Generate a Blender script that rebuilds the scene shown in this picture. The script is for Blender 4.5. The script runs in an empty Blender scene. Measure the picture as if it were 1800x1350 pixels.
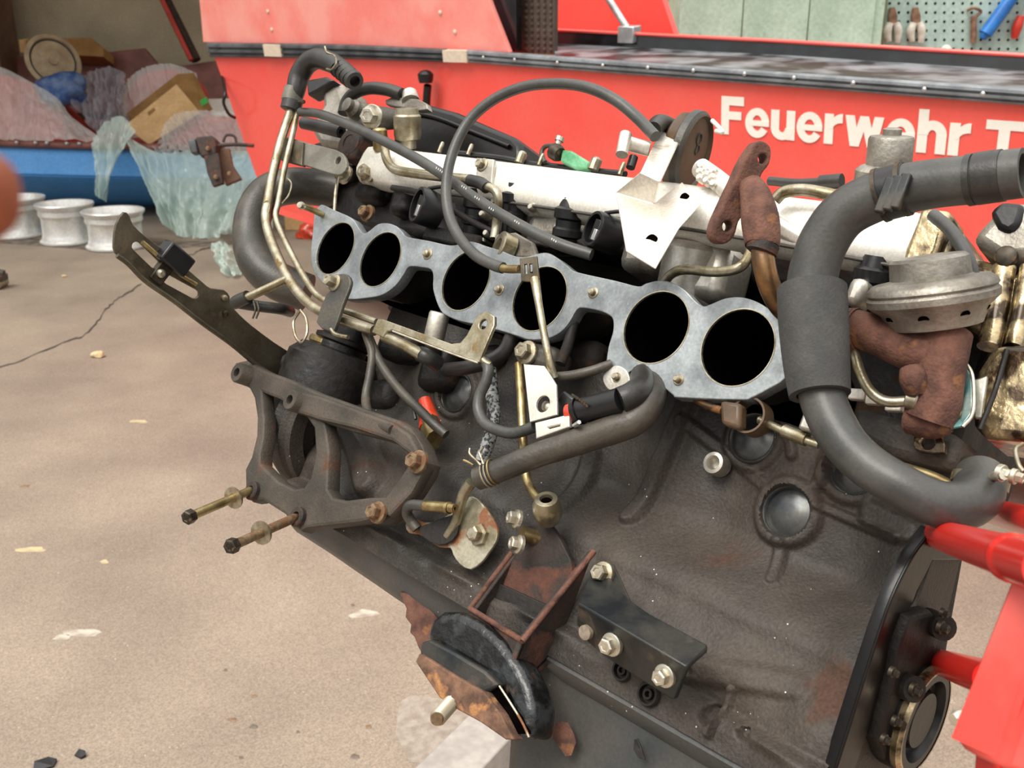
import bpy, bmesh, math, random
from mathutils import Vector, Matrix, noise
random.seed(7)
SC = bpy.context.scene
COL = SC.collection
V = Vector

# ---------------------------------------------------------------- camera
PITCH = math.radians(18.84)
CAM = V((0, 0, 1.40))
cam_data = bpy.data.cameras.new('camera')
cam_data.sensor_width = 36.0
cam_data.lens = 36.0
cam_data.clip_start = 0.02
cam_data.dof.use_dof = True
cam_data.dof.focus_distance = 0.80
cam_data.dof.aperture_fstop = 19.0
camera = bpy.data.objects.new('camera', cam_data)
camera.location = CAM
camera.rotation_euler = (math.pi / 2 - PITCH, 0, 0)
COL.objects.link(camera)
SC.camera = camera

# ---------------------------------------------------------------- sky, daylight, exposure
world = bpy.data.worlds.new('overcast_sky')
SC.world = world
world.use_nodes = True
bg = world.node_tree.nodes['Background']
# CIE overcast sky: the zenith is three times as bright as the horizon
_nt = world.node_tree
_tc = _nt.nodes.new('ShaderNodeTexCoord')
_sx = _nt.nodes.new('ShaderNodeSeparateXYZ')
_mr = _nt.nodes.new('ShaderNodeMapRange')
_mr.inputs['From Min'].default_value = 0.0
_mr.inputs['From Max'].default_value = 1.0
_mr.inputs['To Min'].default_value = 0.22
_mr.inputs['To Max'].default_value = 1.9
_nt.links.new(_tc.outputs['Generated'], _sx.inputs[0])
_nt.links.new(_sx.outputs[2], _mr.inputs['Value'])
_nt.links.new(_mr.outputs[0], bg.inputs[1])
bg.inputs[0].default_value = (1.0, 0.985, 0.955, 1)
sun_data = bpy.data.lights.new('hazy_sun', 'SUN')
sun_data.energy = 2.1
sun_data.angle = math.radians(32)
sun_data.color = (1.0, 0.96, 0.88)
sun = bpy.data.objects.new('hazy_sun', sun_data)
sun.rotation_euler = V((0.40, 0.34, -0.87)).to_track_quat('-Z', 'Y').to_euler()
COL.objects.link(sun)
SC.view_settings.view_transform = 'Standard'
SC.view_settings.look = 'None'
SC.view_settings.exposure = 0.35
SC.view_settings.gamma = 1.0
SC.view_settings.use_curve_mapping = False

# ---------------------------------------------------------------- where things stand
FPX = 1800.0
FWD = V((0, math.cos(PITCH), -math.sin(PITCH)))
DWN = V((0, -math.sin(PITCH), -math.cos(PITCH)))
RGT = V((1, 0, 0))


def ray(u, v):
    return RGT * ((u - 900) / FPX) + DWN * ((v - 675) / FPX) + FWD


def c2w(x, y, z):
    return RGT * x + DWN * y + FWD * z


def D(u, v, z):                       # a point at forward distance z
    return CAM + ray(u, v) * z


def hit(u, v, o, nrm):                # a point on the plane through o
    r = ray(u, v)
    return CAM + r * ((o - CAM).dot(nrm) / r.dot(nrm))


def mpp(p):                           # metres that one photo pixel spans at p
    return (p - CAM).dot(FWD) / FPX


# engine axes: EA along the crankshaft towards the rear, EB down the block side, EN out of the port face
EO = CAM + c2w(-.1811, -.1392, 1.0501)
EA = c2w(0.69423841, 0.23245396, -0.68117412).normalized()
EN = c2w(-0.62487057, -0.27498965, -0.73069656).normalized()
EB = EA.cross(EN).normalized()
if EB.z > 0:
    EB = -EB


def E(a, b, n):
    return EO + EA * a + EB * b + EN * n


def P(u, v, n=0.0):
    return hit(u, v, EO + EN * n, EN)


def PA(u, v, a):
    return hit(u, v, EO + EA * a, EA)


def ab(u, v, n=0.0):
    p = P(u, v, n) - EO
    return p.dot(EA), p.dot(EB)


# ---------------------------------------------------------------- object helpers
def wloc(o):
    p = V((0, 0, 0))
    while o is not None:
        p += o.location
        o = o.parent
    return p


def link(name, me, mat, parent=None, smooth=True, angle=35, origin=None):
    if origin is None:
        if len(me.vertices):
            lo = V([min(v.co[i] for v in me.vertices) for i in range(3)])
            hi = V([max(v.co[i] for v in me.vertices) for i in range(3)])
            origin = (lo + hi) / 2
        else:
            origin = V((0, 0, 0))
    me.transform(Matrix.Translation(-origin))
    o = bpy.data.objects.new(name, me)
    me.name = name
    if mat is not None:
        me.materials.clear()
        for m in (mat if isinstance(mat, (list, tuple)) else [mat]):
            me.materials.append(MATS[m] if isinstance(m, str) else m)
    COL.objects.link(o)
    if parent is not None:
        o.parent = parent
        o.location = origin - wloc(parent)
    else:
        o.location = origin
    if smooth:
        me.polygons.foreach_set('use_smooth', [True] * len(me.polygons))
        me.set_sharp_from_angle(angle=math.radians(angle))
    return o


def from_bm(bm, name='m'):
    bmesh.ops.recalc_face_normals(bm, faces=bm.faces)
    me = bpy.data.meshes.new(name)
    bm.to_mesh(me)
    bm.free()
    return me


def pyd(verts, faces):
    me = bpy.data.meshes.new('m')
    me.from_pydata([tuple(v) for v in verts], [], faces)
    me.update()
    return me


def thing(name, loc, label, cat, group=None, kind=None):
    o = bpy.data.objects.new(name, None)
    o.empty_display_size = 0.05
    o.location = loc
    COL.objects.link(o)
    return tag(o, label, cat, group, kind)


def tag(o, label=None, cat=None, group=None, kind=None):
    if label:
        o['label'] = label
    if cat:
        o['category'] = cat
    if group:
        o['group'] = group
    if kind:
        o['kind'] = kind
    return o


def bevel(o, w, seg=2, ang=40):
    m = o.modifiers.new('bevel', 'BEVEL')
    m.width = w
    m.segments = seg
    m.limit_method = 'ANGLE'
    m.angle_limit = math.radians(ang)
    m.use_clamp_overlap = True
    return o


def catmull(pts, sub, closed=False):
    out = []
    n = len(pts)
    for i in range(n if closed else n - 1):
        if closed:
            p0, p1, p2, p3 = pts[(i - 1) % n], pts[i], pts[(i + 1) % n], pts[(i + 2) % n]
        else:
            p1, p2 = pts[i], pts[i + 1]
            p0 = pts[i - 1] if i > 0 else [2 * x - y for x, y in zip(p1, p2)]
            p3 = pts[i + 2] if i + 2 < n else [2 * x - y for x, y in zip(p2, p1)]
        for k in range(sub):
            t = k / sub
            out.append([0.5 * (2 * b + (c - a) * t + (2 * a - 5 * b + 4 * c - d) * t * t + (3 * b - a - 3 * c + d) * t ** 3)
                        for a, b, c, d in zip(p0, p1, p2, p3)])
    if not closed:
        out.append(list(pts[-1]))
    return out


def tube_mesh(pts, rad, seg=16, sub=8, bore=0.0, bore_depth=0.03, smooth_path=True, flat=1.0, twist=None, caps=True):
    """pts: world points; rad: one radius or one per point; bore: inner radius as a share of the outer one, open at both ends"""
    rr = rad if isinstance(rad, (list, tuple)) else [rad] * len(pts)
    raw = [[p[0], p[1], p[2], r] for p, r in zip(pts, rr)]
    s = catmull(raw, sub) if smooth_path and len(raw) > 2 else raw
    path = [V(x[:3]) for x in s]
    rads = [x[3] for x in s]
    n = len(path)
    tan = []
    for i in range(n):
        t = path[min(i + 1, n - 1)] - path[max(i - 1, 0)]
        tan.append(t.normalized())
    ref = V(twist) if twist is not None else V((0, 0, 1))
    if abs(tan[0].dot(ref)) > 0.95:
        ref = V((1, 0, 0))
    nx = (ref - tan[0] * ref.dot(tan[0])).normalized()
    verts, faces = [], []
    fr = []
    for i in range(n):
        if i:
            nx = (nx - tan[i] * nx.dot(tan[i])).normalized()
        ny = tan[i].cross(nx)
        fr.append((nx.copy(), ny))
        for k in range(seg):
            a = 2 * math.pi * k / seg
            verts.append(path[i] + (nx * math.cos(a) + ny * (math.sin(a) * flat)) * rads[i])
    for i in range(n - 1):
        for k in range(seg):
            k2 = (k + 1) % seg
            faces.append((i * seg + k, i * seg + k2, (i + 1) * seg + k2, (i + 1) * seg + k))
    for end in ((0, n - 1) if caps else ()):
        base = end * seg
        if bore <= 0:
            f = [base + k for k in range(seg)]
            faces.append(tuple(f[::-1] if end == 0 else f))
            continue
        # a rim, a short inner wall and a floor
        sgn = 1 if end == 0 else -1
        a0 = len(verts)
        for k in range(seg):
            a = 2 * math.pi * k / seg
            verts.append(path[end] + (fr[end][0] * math.cos(a) + fr[end][1] * (math.sin(a) * flat)) * rads[end] * bore)
        j, acc = end, 0.0
        while acc < bore_depth and 0 <= j + sgn < n:
            acc += (path[j + sgn] - path[j]).length
            j += sgn
        a1 = len(verts)
        for k in range(seg):
            a = 2 * math.pi * k / seg
            verts.append(path[j] + (fr[j][0] * math.cos(a) + fr[j][1] * (math.sin(a) * flat)) * rads[j] * bore)
        for k in range(seg):
            k2 = (k + 1) % seg
            q1 = (base + k, base + k2, a0 + k2, a0 + k)
            q2 = (a0 + k, a0 + k2, a1 + k2, a1 + k)
            if end == 0:
                q1, q2 = q1[::-1], q2[::-1]
            faces.append(q1)
            faces.append(q2)
        f = [a1 + k for k in range(seg)]
        faces.append(tuple(f[::-1] if end == 0 else f))
    return pyd(verts, faces)


def tube(name, pts, rpx, mat, parent=None, **k):
    """pts: (u, v, n) photo points on engine planes, or Vectors; rpx: radius in photo pixels (one or a list), or metres if below 0.2"""
    w = [p if isinstance(p, Vector) else P(*p) for p in pts]
    if isinstance(rpx, (list, tuple)):
        r = [x if x < 0.2 else x * mpp(p) for x, p in zip(rpx, w)]
    else:
        r = rpx if rpx < 0.2 else rpx * sum(mpp(p) for p in w) / len(w)
    ang = k.pop('angle', 50)
    return link(name, tube_mesh(w, r, **k), mat, parent, angle=ang)


def lathe_mesh(o, axis, prof, seg=32, cap=True):
    axis = axis.normalized()
    ref = V((0, 0, 1)) if abs(axis.z) < 0.9 else V((1, 0, 0))
    x = (ref - axis * ref.dot(axis)).normalized()
    y = axis.cross(x)
    verts, faces = [], []
    for r, h in prof:
        for k in range(seg):
            a = 2 * math.pi * k / seg
            verts.append(o + axis * h + (x * math.cos(a) + y * math.sin(a)) * max(r, 1e-5))
    for i in range(len(prof) - 1):
        for k in range(seg):
            k2 = (k + 1) % seg
            faces.append((i * seg + k, i * seg + k2, (i + 1) * seg + k2, (i + 1) * seg + k))
    if cap:
        faces.append(tuple(range(seg))[::-1])
        faces.append(tuple((len(prof) - 1) * seg + k for k in range(seg)))
    return pyd(verts, faces)


def lathe(name, o, axis, prof, mat, parent=None, seg=32, **k):
    bm = bmesh.new()
    me = lathe_mesh(o, axis, prof, seg)
    bm.from_mesh(me)
    return link(name, from_bm(bm), mat, parent, **k)


def curve_mesh(loops, thick, bev):
    c = bpy.data.curves.new('c', 'CURVE')
    c.dimensions = '2D'
    c.fill_mode = 'BOTH'
    c.extrude = max(thick / 2 - bev, 0)
    c.bevel_depth = bev
    c.bevel_resolution = 1
    c.offset = -bev
    for lp in loops:
        s = c.splines.new('POLY')
        s.points.add(len(lp) - 1)
        s.use_cyclic_u = True
        for i, p in enumerate(lp):
            s.points[i].co = (p[0], p[1], 0, 1)
    o = bpy.data.objects.new('c', c)
    me = bpy.data.meshes.new_from_object(o)
    bpy.data.objects.remove(o)
    bpy.data.curves.remove(c)
    return me


def circ(cx, cy, r, seg=32, rx=None):
    return [(cx + (rx or r) * math.cos(2 * math.pi * k / seg), cy + r * math.sin(2 * math.pi * k / seg)) for k in range(seg)]


def basis(o, nrm):
    nrm = nrm.normalized()
    ref = V((0, 0, 1)) if abs(nrm.z) < 0.9 else V((1, 0, 0))
    x = ref.cross(nrm).normalized()
    y = nrm.cross(x)
    return x, y, nrm


def plate_world(name, o, nrm, outline, holes, thick, mat, parent=None, bev=0.0006, smooth=0):
    """outline and holes: world points in the plane (o, nrm); a hole may be (centre, radius in metres); the plate lies behind the plane"""
    x, y, nn = basis(o, nrm)
    to2 = lambda p: ((p - o).dot(x), (p - o).dot(y))
    ol = [to2(p) for p in outline]
    if smooth:
        ol = [tuple(q) for q in catmull(ol, smooth, True)]
    loops = [ol]
    for h in holes:
        if isinstance(h, tuple) and len(h) == 2 and not isinstance(h[1], Vector):
            c = to2(h[0])
            loops.append(circ(c[0], c[1], h[1]))
        else:
            loops.append([to2(p) for p in h])
    me = curve_mesh(loops, thick, min(bev, thick * 0.3))
    m = Matrix((x, y, nn)).transposed().to_4x4()
    m.translation = o - nn * (thick / 2)
    me.transform(m)
    return link(name, me, mat, parent, angle=30)


def plate(name, n, outline, holes, thick, mat, parent=None, bev=0.0006, smooth=0, rot=None):
    """outline: photo points on the engine plane n (or on a plane turned about the first point by rot=(axis, degrees))"""
    nrm = EN.copy()
    o = P(outline[0][0], outline[0][1], n)
    if rot:
        nrm = Matrix.Rotation(math.radians(rot[1]), 3, rot[0]) @ nrm
    hs = []
    for h in holes:
        if len(h) == 3 and not isinstance(h[0], (tuple, list)):
            c = hit(h[0], h[1], o, nrm)
            hs.append((c, h[2] * mpp(c)))
        else:
            hs.append([hit(q[0], q[1], o, nrm) for q in h])
    return plate_world(name, o, nrm, [hit(q[0], q[1], o, nrm) for q in outline], hs, thick, mat, parent, bev, smooth)


def sheet(name, verts, faces, thick, mat, parent=None, bev=0.0, seg=2):
    """bent sheet metal: verts (u, v, n) or Vectors, faces index lists, thickened away from the viewer"""
    w = [p if isinstance(p, Vector) else P(*p) for p in verts]
    bm = bmesh.new()
    vs = [bm.verts.new(p) for p in w]
    for f in faces:
        bm.faces.new([vs[i] for i in f])
    bmesh.ops.recalc_face_normals(bm, faces=bm.faces)
    bm.normal_update()
    big = max(bm.faces, key=lambda f: f.calc_area())
    if big.normal.dot(CAM - big.calc_center_median()) < 0:
        bmesh.ops.reverse_faces(bm, faces=bm.faces)
    bmesh.ops.solidify(bm, geom=bm.faces[:] + bm.edges[:] + bm.verts[:], thickness=thick)
    o = link(name, from_bm(bm), mat, parent, angle=30)
    if bev:
        bevel(o, bev, seg)
    return o


def hexa(r, rot=0.0):
    return [(r * math.cos(math.pi / 3 * k + rot), r * math.sin(math.pi / 3 * k + rot)) for k in range(6)]


def bolt_mesh(o, axis, r, h=None, washer=True, stub=0.0):
    """o: centre of the seat, axis: outwards; hexagon head with a pressed flange"""
    axis = axis.normalized()
    h = h or r * 1.1
    x, y, _ = basis(o, axis)
    bm = bmesh.new()
    z0 = 0.0
    if washer:
        prof = [(r * 1.42, -stub - 0.002), (r * 1.42, r * 0.12), (r * 1.36, r * 0.2), (r * 1.0, r * 0.34)]
        bm.from_mesh(lathe_mesh(o, axis, prof, 20))
        z0 = r * 0.3
    rot = random.random()
    rings = [(1.0, z0 - 0.001), (1.0, z0 + h * 0.82), (0.86, z0 + h), (0.55, z0 + h), (0.45, z0 + h * 0.9)]
    prev = None
    for s, z in rings:
        ring = [bm.verts.new(o + axis * z + x * px * s + y * py * s) for px, py in hexa(r, rot)]
        if prev:
            for k in range(6):
                bm.faces.new((prev[k], prev[(k + 1) % 6], ring[(k + 1) % 6], ring[k]))
        prev = ring
    bm.faces.new(prev)
    return from_bm(bm)


def bolt(u, v, n, rpx, mat='bolt_steel', parent=None, axis=None, name='bolt', h=None, washer=True):
    p = P(u, v, n)
    r = rpx * mpp(p)
    return link(name, bolt_mesh(p, axis or EN, r, h * mpp(p) if h else None, washer), mat, parent, angle=25)


def box_mesh(c, x, y, z, sx, sy, sz):
    verts = []
    for i in (-1, 1):
        for j in (-1, 1):
            for k in (-1, 1):
                verts.append(c + x * (i * sx / 2) + y * (j * sy / 2) + z * (k * sz / 2))
    f = [(0, 1, 3, 2), (4, 6, 7, 5), (0, 4, 5, 1), (2, 3, 7, 6), (0, 2, 6, 4), (1, 5, 7, 3)]
    return pyd(verts, f)


def box(name, c, size, mat, parent=None, axes=None, bev=0.0):
    x, y, z = axes or (V((1, 0, 0)), V((0, 1, 0)), V((0, 0, 1)))
    bm = bmesh.new()
    bm.from_mesh(box_mesh(c, x, y, z, *size))
    o = link(name, from_bm(bm), mat, parent, angle=30)
    if bev:
        bevel(o, bev)
    return o


EAX = (EA, EB, EN)


def ebox(name, u, v, n, wpx, hpx, depth, mat, parent=None, bev=0.001, roll=0):
    """a box facing the port side: photo centre on plane n, width along the engine, height down, depth backwards"""
    p = P(u, v, n)
    m = mpp(p)
    r = Matrix.Rotation(math.radians(roll), 3, EN)
    return box(name, p - EN * depth / 2, (wpx * m, hpx * m, depth), mat, parent, (r @ EA, r @ EB, EN), bev)


def ngon_prism(name, pts, mat, parent=None, off=None, bev=0.0):
    """a closed prism: front polygon of world points, pushed back by vector off"""
    bm = bmesh.new()
    f0 = [bm.verts.new(p) for p in pts]
    f1 = [bm.verts.new(p + off) for p in pts]
    bm.faces.new(f0)
    bm.faces.new(f1[::-1])
    k = len(pts)
    for i in range(k):
        bm.faces.new((f0[i], f1[i], f1[(i + 1) % k], f0[(i + 1) % k]))
    o = link(name, from_bm(bm), mat, parent, angle=30)
    if bev:
        bevel(o, bev)
    return o


# ---------------------------------------------------------------- materials
MATS = {}


def lin(h):
    h = h.lstrip('#')
    out = []
    for i in (0, 2, 4):
        c = int(h[i:i + 2], 16) / 255
        out.append(c / 12.92 if c <= 0.04045 else ((c + 0.055) / 1.055) ** 2.4)
    return (*out, 1)


def M(name, c1, c2=None, scale=40, rough=0.5, metal=0.0, bump=0.0, bscale=300, rust=0.0, rustc='#6b3a28', rscale=25,
      speck=0.0, speckc='#d8d0c4', sscale=260, rvar=0.0, spec=0.5, lo=0.38, hi=0.62, detail=6, stretch=None, alpha=1.0, coat=0.0, trans=0.0, grain=0.13, gscale=420):
    m = bpy.data.materials.new(name)
    m.use_nodes = True
    nt = m.node_tree
    nd, lk = nt.nodes, nt.links
    bs = nd['Principled BSDF']
    tc = nd.new('ShaderNodeTexCoord')
    vec = tc.outputs['Object']
    if stretch:
        mp = nd.new('ShaderNodeMapping')
        mp.inputs['Scale'].default_value = stretch
        lk.new(vec, mp.inputs[0])
        vec = mp.outputs[0]

    def nz(s, d=detail, w=0.0):
        t = nd.new('ShaderNodeTexNoise')
        t.inputs['Scale'].default_value = s
        t.inputs['Detail'].default_value = d
        t.inputs['Distortion'].default_value = w
        lk.new(vec, t.inputs['Vector'])
        return t.outputs['Fac']

    def ramp(src, a, b):
        r = nd.new('ShaderNodeMapRange')
        r.inputs['From Min'].default_value = a
        r.inputs['From Max'].default_value = b
        r.clamp = True
        lk.new(src, r.inputs['Value'])
        return r.outputs[0]

    def mix(fac, ca, cb):
        x = nd.new('ShaderNodeMix')
        x.data_type = 'RGBA'
        lk.new(fac, x.inputs[0])
        for s, c in ((6, ca), (7, cb)):
            if isinstance(c, tuple):
                x.inputs[s].default_value = c
            else:
                lk.new(c, x.inputs[s])
        return x.outputs[2]

    def fmix(fac, a, b):
        x = nd.new('ShaderNodeMix')
        x.data_type = 'FLOAT'
        lk.new(fac, x.inputs[0])
        for s, c in ((2, a), (3, b)):
            if isinstance(c, (int, float)):
                x.inputs[s].default_value = c
            else:
                lk.new(c, x.inputs[s])
        return x.outputs[0]
    col = lin(c1)
    rg, mt = rough, metal
    if c2:
        f = ramp(nz(scale), lo, hi)
        col = mix(f, lin(c1), lin(c2))
        if rvar:
            rg = fmix(f, rough, min(1, max(0.02, rough + rvar)))
    if rust > 0:
        f = ramp(nz(rscale, 8, 0.4), 0.66 - rust * 0.36, 0.72 - rust * 0.36)
        f2 = nz(rscale * 6, 4)
        rc = lin(rustc)
        rcol = mix(f2, tuple(x * 0.55 for x in rc[:3]) + (1,), tuple(min(1, x * 1.35) for x in rc[:3]) + (1,))
        col = mix(f, col, rcol)
        rg = fmix(f, rg, 0.88)
        mt = fmix(f, mt, 0.0)
    if speck > 0:
        t = nd.new('ShaderNodeTexVoronoi')
        t.inputs['Scale'].default_value = sscale
        lk.new(vec, t.inputs['Vector'])
        f = ramp(t.outputs['Distance'], 0.06 + speck * 0.2, 0.03 + speck * 0.2)
        g = ramp(nz(sscale * 0.23, 2), 0.56, 0.6)
        mu = nd.new('ShaderNodeMath')
        mu.operation = 'MULTIPLY'
        lk.new(f, mu.inputs[0])
        lk.new(g, mu.inputs[1])
        col = mix(mu.outputs[0], col, lin(speckc))
    if grain > 0:
        g = nd.new('ShaderNodeMix')
        g.data_type = 'RGBA'
        g.blend_type = 'MULTIPLY'
        g.inputs[0].default_value = 1.0
        gr = nd.new('ShaderNodeMapRange')
        gr.inputs['From Min'].default_value = 0.3
        gr.inputs['From Max'].default_value = 0.7
        gr.inputs['To Min'].default_value = 1 - grain
        gr.inputs['To Max'].default_value = 1 + grain
        lk.new(nz(gscale, 6), gr.inputs['Value'])
        if isinstance(col, tuple):
            g.inputs[6].default_value = col
        else:
            lk.new(col, g.inputs[6])
        lk.new(gr.outputs[0], g.inputs[7])
        col = g.outputs[2]
    for s, x in (('Base Color', col), ('Roughness', rg), ('Metallic', mt)):
        if isinstance(x, (int, float, tuple)):
            bs.inputs[s].default_value = x
        else:
            lk.new(x, bs.inputs[s])
    bs.inputs['Specular IOR Level'].default_value = spec
    bs.inputs['Coat Weight'].default_value = coat
    bs.inputs['Coat Roughness'].default_value = 0.1
    bs.inputs['Alpha'].default_value = alpha
    bs.inputs['Transmission Weight'].default_value = trans
    if bump > 0:
        b = nd.new('ShaderNodeBump')
        b.inputs['Strength'].default_value = bump
        b.inputs['Distance'].default_value = 0.002
        lk.new(nz(bscale, 5), b.inputs['Height'])
        lk.new(b.outputs[0], bs.inputs['Normal'])
    MATS[name] = m
    return m


# engine
M('cast_block', '#262421', '#483f37', scale=11, rough=0.47, spec=0.45, lo=0.33, hi=0.67, grain=0.28, bump=0.35, bscale=450, rust=0.1, rustc='#4a3429', rscale=9, speck=0.15, sscale=150, rvar=0.2)
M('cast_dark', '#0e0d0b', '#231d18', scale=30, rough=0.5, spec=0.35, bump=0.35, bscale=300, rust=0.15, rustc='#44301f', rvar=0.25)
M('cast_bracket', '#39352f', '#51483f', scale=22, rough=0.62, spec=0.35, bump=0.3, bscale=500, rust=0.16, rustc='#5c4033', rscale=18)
M('grease_and_shade', '#0c0a08', '#1e1712', scale=45, rough=0.4, bump=0.4, bscale=160, rvar=0.3)  # greasy black, also the shade painted inside the mount channel
M('flange_grey', '#a2a7a9', '#787d7f', scale=28, rough=0.42, metal=0.75, bump=0.08, bscale=300, speck=0.2, speckc='#b9c0c2', sscale=90, rvar=0.2)
M('flange_dark', '#4a4a48', '#5c574f', scale=30, rough=0.5, metal=0.5, bump=0.2)
M('recess_shade', '#060404', '#0b0807', scale=60, rough=1.0, spec=0.0)  # shade inside ports and holes, put into the colour
M('aluminium', '#d9d5cb', '#b4aea2', scale=35, rough=0.36, metal=0.85, bump=0.08, bscale=350, rvar=0.15)
M('aluminium_cast', '#a9a49a', '#7d766c', scale=30, rough=0.5, metal=0.7, bump=0.25, bscale=350, rust=0.08, rustc='#5a4430')
M('rail_bright', '#f7f4ec', '#ebe6da', scale=18, rough=0.3, metal=0.2, bump=0.03)
M('steel_tube', '#b9b19c', '#8f8468', scale=55, rough=0.34, metal=0.85, bump=0.1, bscale=400, rust=0.1, rustc='#7a6540', rscale=60)
M('zinc_sheet', '#efe9df', '#dcd5c8', scale=22, rough=0.38, metal=0.6, bump=0.05, rust=0.04, rustc='#8a7550')
M('brass_zinc', '#b8a678', '#8a7750', scale=60, rough=0.36, metal=0.85, rust=0.12, rustc='#6f4a2a', rscale=60)
M('bolt_steel', '#b7ae9a', '#8b8069', scale=120, rough=0.38, metal=0.8, rust=0.12, rustc='#7a5a3c', rscale=120)
M('bolt_rusty', '#8a7458', '#5d4a38', scale=150, rough=0.55, metal=0.5, rust=0.5, rustc='#6d4a30', rscale=130)
M('bolt_bright', '#dcd6c6', '#b8b09c', scale=120, rough=0.3, metal=0.8)
M('bolt_dark', '#4c4438', '#2e2922', scale=120, rough=0.45, metal=0.6, rust=0.2, rustc='#5d432c', rscale=100)
M('rubber', '#242321', '#33312e', scale=40, rough=0.4, bump=0.1, bscale=500, spec=0.5)
M('rubber_grey', '#3b3b39', '#4b4a47', scale=30, rough=0.4, bump=0.08, bscale=400)
M('rubber_brown', '#35322d', '#4c463d', scale=35, rough=0.42, bump=0.15, bscale=400, rust=0.08, rustc='#54453a')
M('foam', '#393937', '#454442', scale=50, rough=0.75, bump=0.25, bscale=700)
M('plastic_black', '#0d0d0e', '#19191b', scale=40, rough=0.35, bump=0.05)
M('plastic_brown', '#4d3a28', '#5e4a36', scale=40, rough=0.45)
M('plastic_green', '#4f9a6a', '#77b58b', scale=50, rough=0.4)
M('plastic_red', '#b5331c', '#d94a2a', scale=60, rough=0.3, coat=0.3)
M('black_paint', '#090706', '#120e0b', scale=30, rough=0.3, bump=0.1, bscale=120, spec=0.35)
M('black_sheet', '#2a2e31', '#44423d', scale=30, rough=0.25, metal=0.5, bump=0.05, rust=0.12, rustc='#4d4034', rvar=0.2)
M('arm_steel', '#6a6252', '#4c4538', scale=30, rough=0.42, metal=0.55, bump=0.1, rust=0.14, rustc='#5f4a2a', rscale=25)
M('rust', '#6f4a3c', '#4a2f26', scale=60, rough=0.85, bump=0.5, bscale=500, rust=0.2, rustc='#7d5436', rscale=40)
M('rust_orange', '#7d5c47', '#523a2d', scale=70, rough=0.85, bump=0.4, bscale=350, rust=0.2, rustc='#a8764a', rscale=40)
M('rust_dark', '#3a2b24', '#211d1a', scale=35, rough=0.7, bump=0.35, bscale=350, rust=0.35, rustc='#57362a', rscale=25)
M('rusty_zinc', '#b9b39e', '#8a826a', scale=45, rough=0.4, metal=0.6, bump=0.15, rust=0.36, rustc='#85583c', rscale=32)
M('copper_pipe', '#8f6a45', '#5e4a38', scale=45, rough=0.35, metal=0.8, rust=0.2, rustc='#7a4e2a', rscale=45)
M('oily_alu', '#c4b088', '#3a2a18', scale=55, rough=0.2, metal=0.75, bump=0.5, bscale=130, rvar=0.15, coat=0.5, lo=0.42, hi=0.56)
M('mount_rubber', '#080808', '#2a2d2f', scale=55, rough=0.3, bump=0.9, bscale=110, coat=0.25, rust=0.12, rustc='#4a3426', lo=0.5, hi=0.6)
M('pan_paint', '#3a3c3c', '#4a4642', scale=18, rough=0.42, bump=0.08, speck=0.12, sscale=120)
M('plug_steel', '#43464a', '#5b5b58', scale=35, rough=0.3, metal=0.7, speck=0.1)
M('white_print', '#d8d8d0', rough=0.6)
M('braid', '#8a8c8a', '#1c1d1e', scale=320, lo=.46, hi=.54, rough=0.5, bump=0.6, bscale=240)
M('blue_green', '#56908f', '#a9bdb8', scale=50, rough=0.35, metal=0.3)
M('grey_tag', '#7d7a70', '#68645a', scale=40, rough=0.5, metal=0.3)
# surroundings
M('concrete', '#948676', '#7c6f62', scale=2.2, rough=0.85, bump=0.3, bscale=180, speck=0.34, speckc='#b9ae9e', sscale=85, rust=0.0, lo=0.3, hi=0.7, detail=12, grain=0.3, gscale=240)
M('wall_plaster', '#c2b79c', '#b0a58c', scale=3, rough=0.9, bump=0.1, grain=0.12, gscale=60)
M('boat_red', '#f4534a', '#f26056', scale=3, rough=0.3, coat=0.4, grain=0.03, gscale=60)
M('boat_red_sky_pale', '#f5877d', '#f8a398', scale=5, rough=0.35, coat=0.3, grain=0.03, gscale=60)  # paler boat red: sky reflection bleaching the panel is in the colour
M('stand_red', '#e02a20', '#cf1f18', scale=12, rough=0.28, coat=0.4, bump=0.08, bscale=150, grain=0.03, gscale=60)
M('stand_red_lit', '#ec6a60', '#e2483f', scale=14, rough=0.4, coat=0.3, bump=0.12, bscale=140, grain=0.03, gscale=60)  # paler stand red: light from above is put into the colour
M('fender_grey', '#8b8f93', '#6c7074', scale=12, rough=0.4, metal=0.2, grain=0.12, gscale=60)
M('fender_dark', '#54585b', '#3a3d40', scale=12, rough=0.45, grain=0.12, gscale=60)
M('patch_beige', '#d8c8b4', rough=0.6, grain=0.12, gscale=60)
M('letter_white', '#f4f0e6', rough=0.5, grain=0.03, gscale=60)
M('black_gloss', '#0c0d0f', '#1d2024', scale=14, rough=0.22, bump=0.5, bscale=14, coat=0.4, grain=0.12, gscale=60)
M('deck_sky_sheen', '#141517', '#85888c', scale=7, rough=0.35, lo=0.42, hi=0.62, stretch=(1, 1, 4), grain=0.1, gscale=60)  # black deck with the sky's reflection mottled into its colour
M('tread_grey', '#5c4f45', '#4a4038', scale=30, rough=0.6, grain=0.12, gscale=60)
M('silver', '#d6d8d8', '#b8baba', scale=20, rough=0.3, metal=0.7, grain=0.12, gscale=60)
M('cabinet_green', '#bcd8c4', '#a9c6b2', scale=4, rough=0.5, rust=0.06, rustc='#4a4a3c', rscale=2.5, grain=0.12, gscale=60)
M('pegboard_green', '#b2cbc2', '#a5bfb6', scale=4, rough=0.55, grain=0.12, gscale=60)
M('dark_hole', '#1c2a27', rough=0.9, grain=0.12, gscale=60)
M('boat_blue', '#4a98e0', '#559fe4', scale=4, rough=0.4, grain=0.12, gscale=60)
M('seat_red', '#cc4a40', '#b23e36', scale=4, rough=0.6, grain=0.12, gscale=60)
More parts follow.
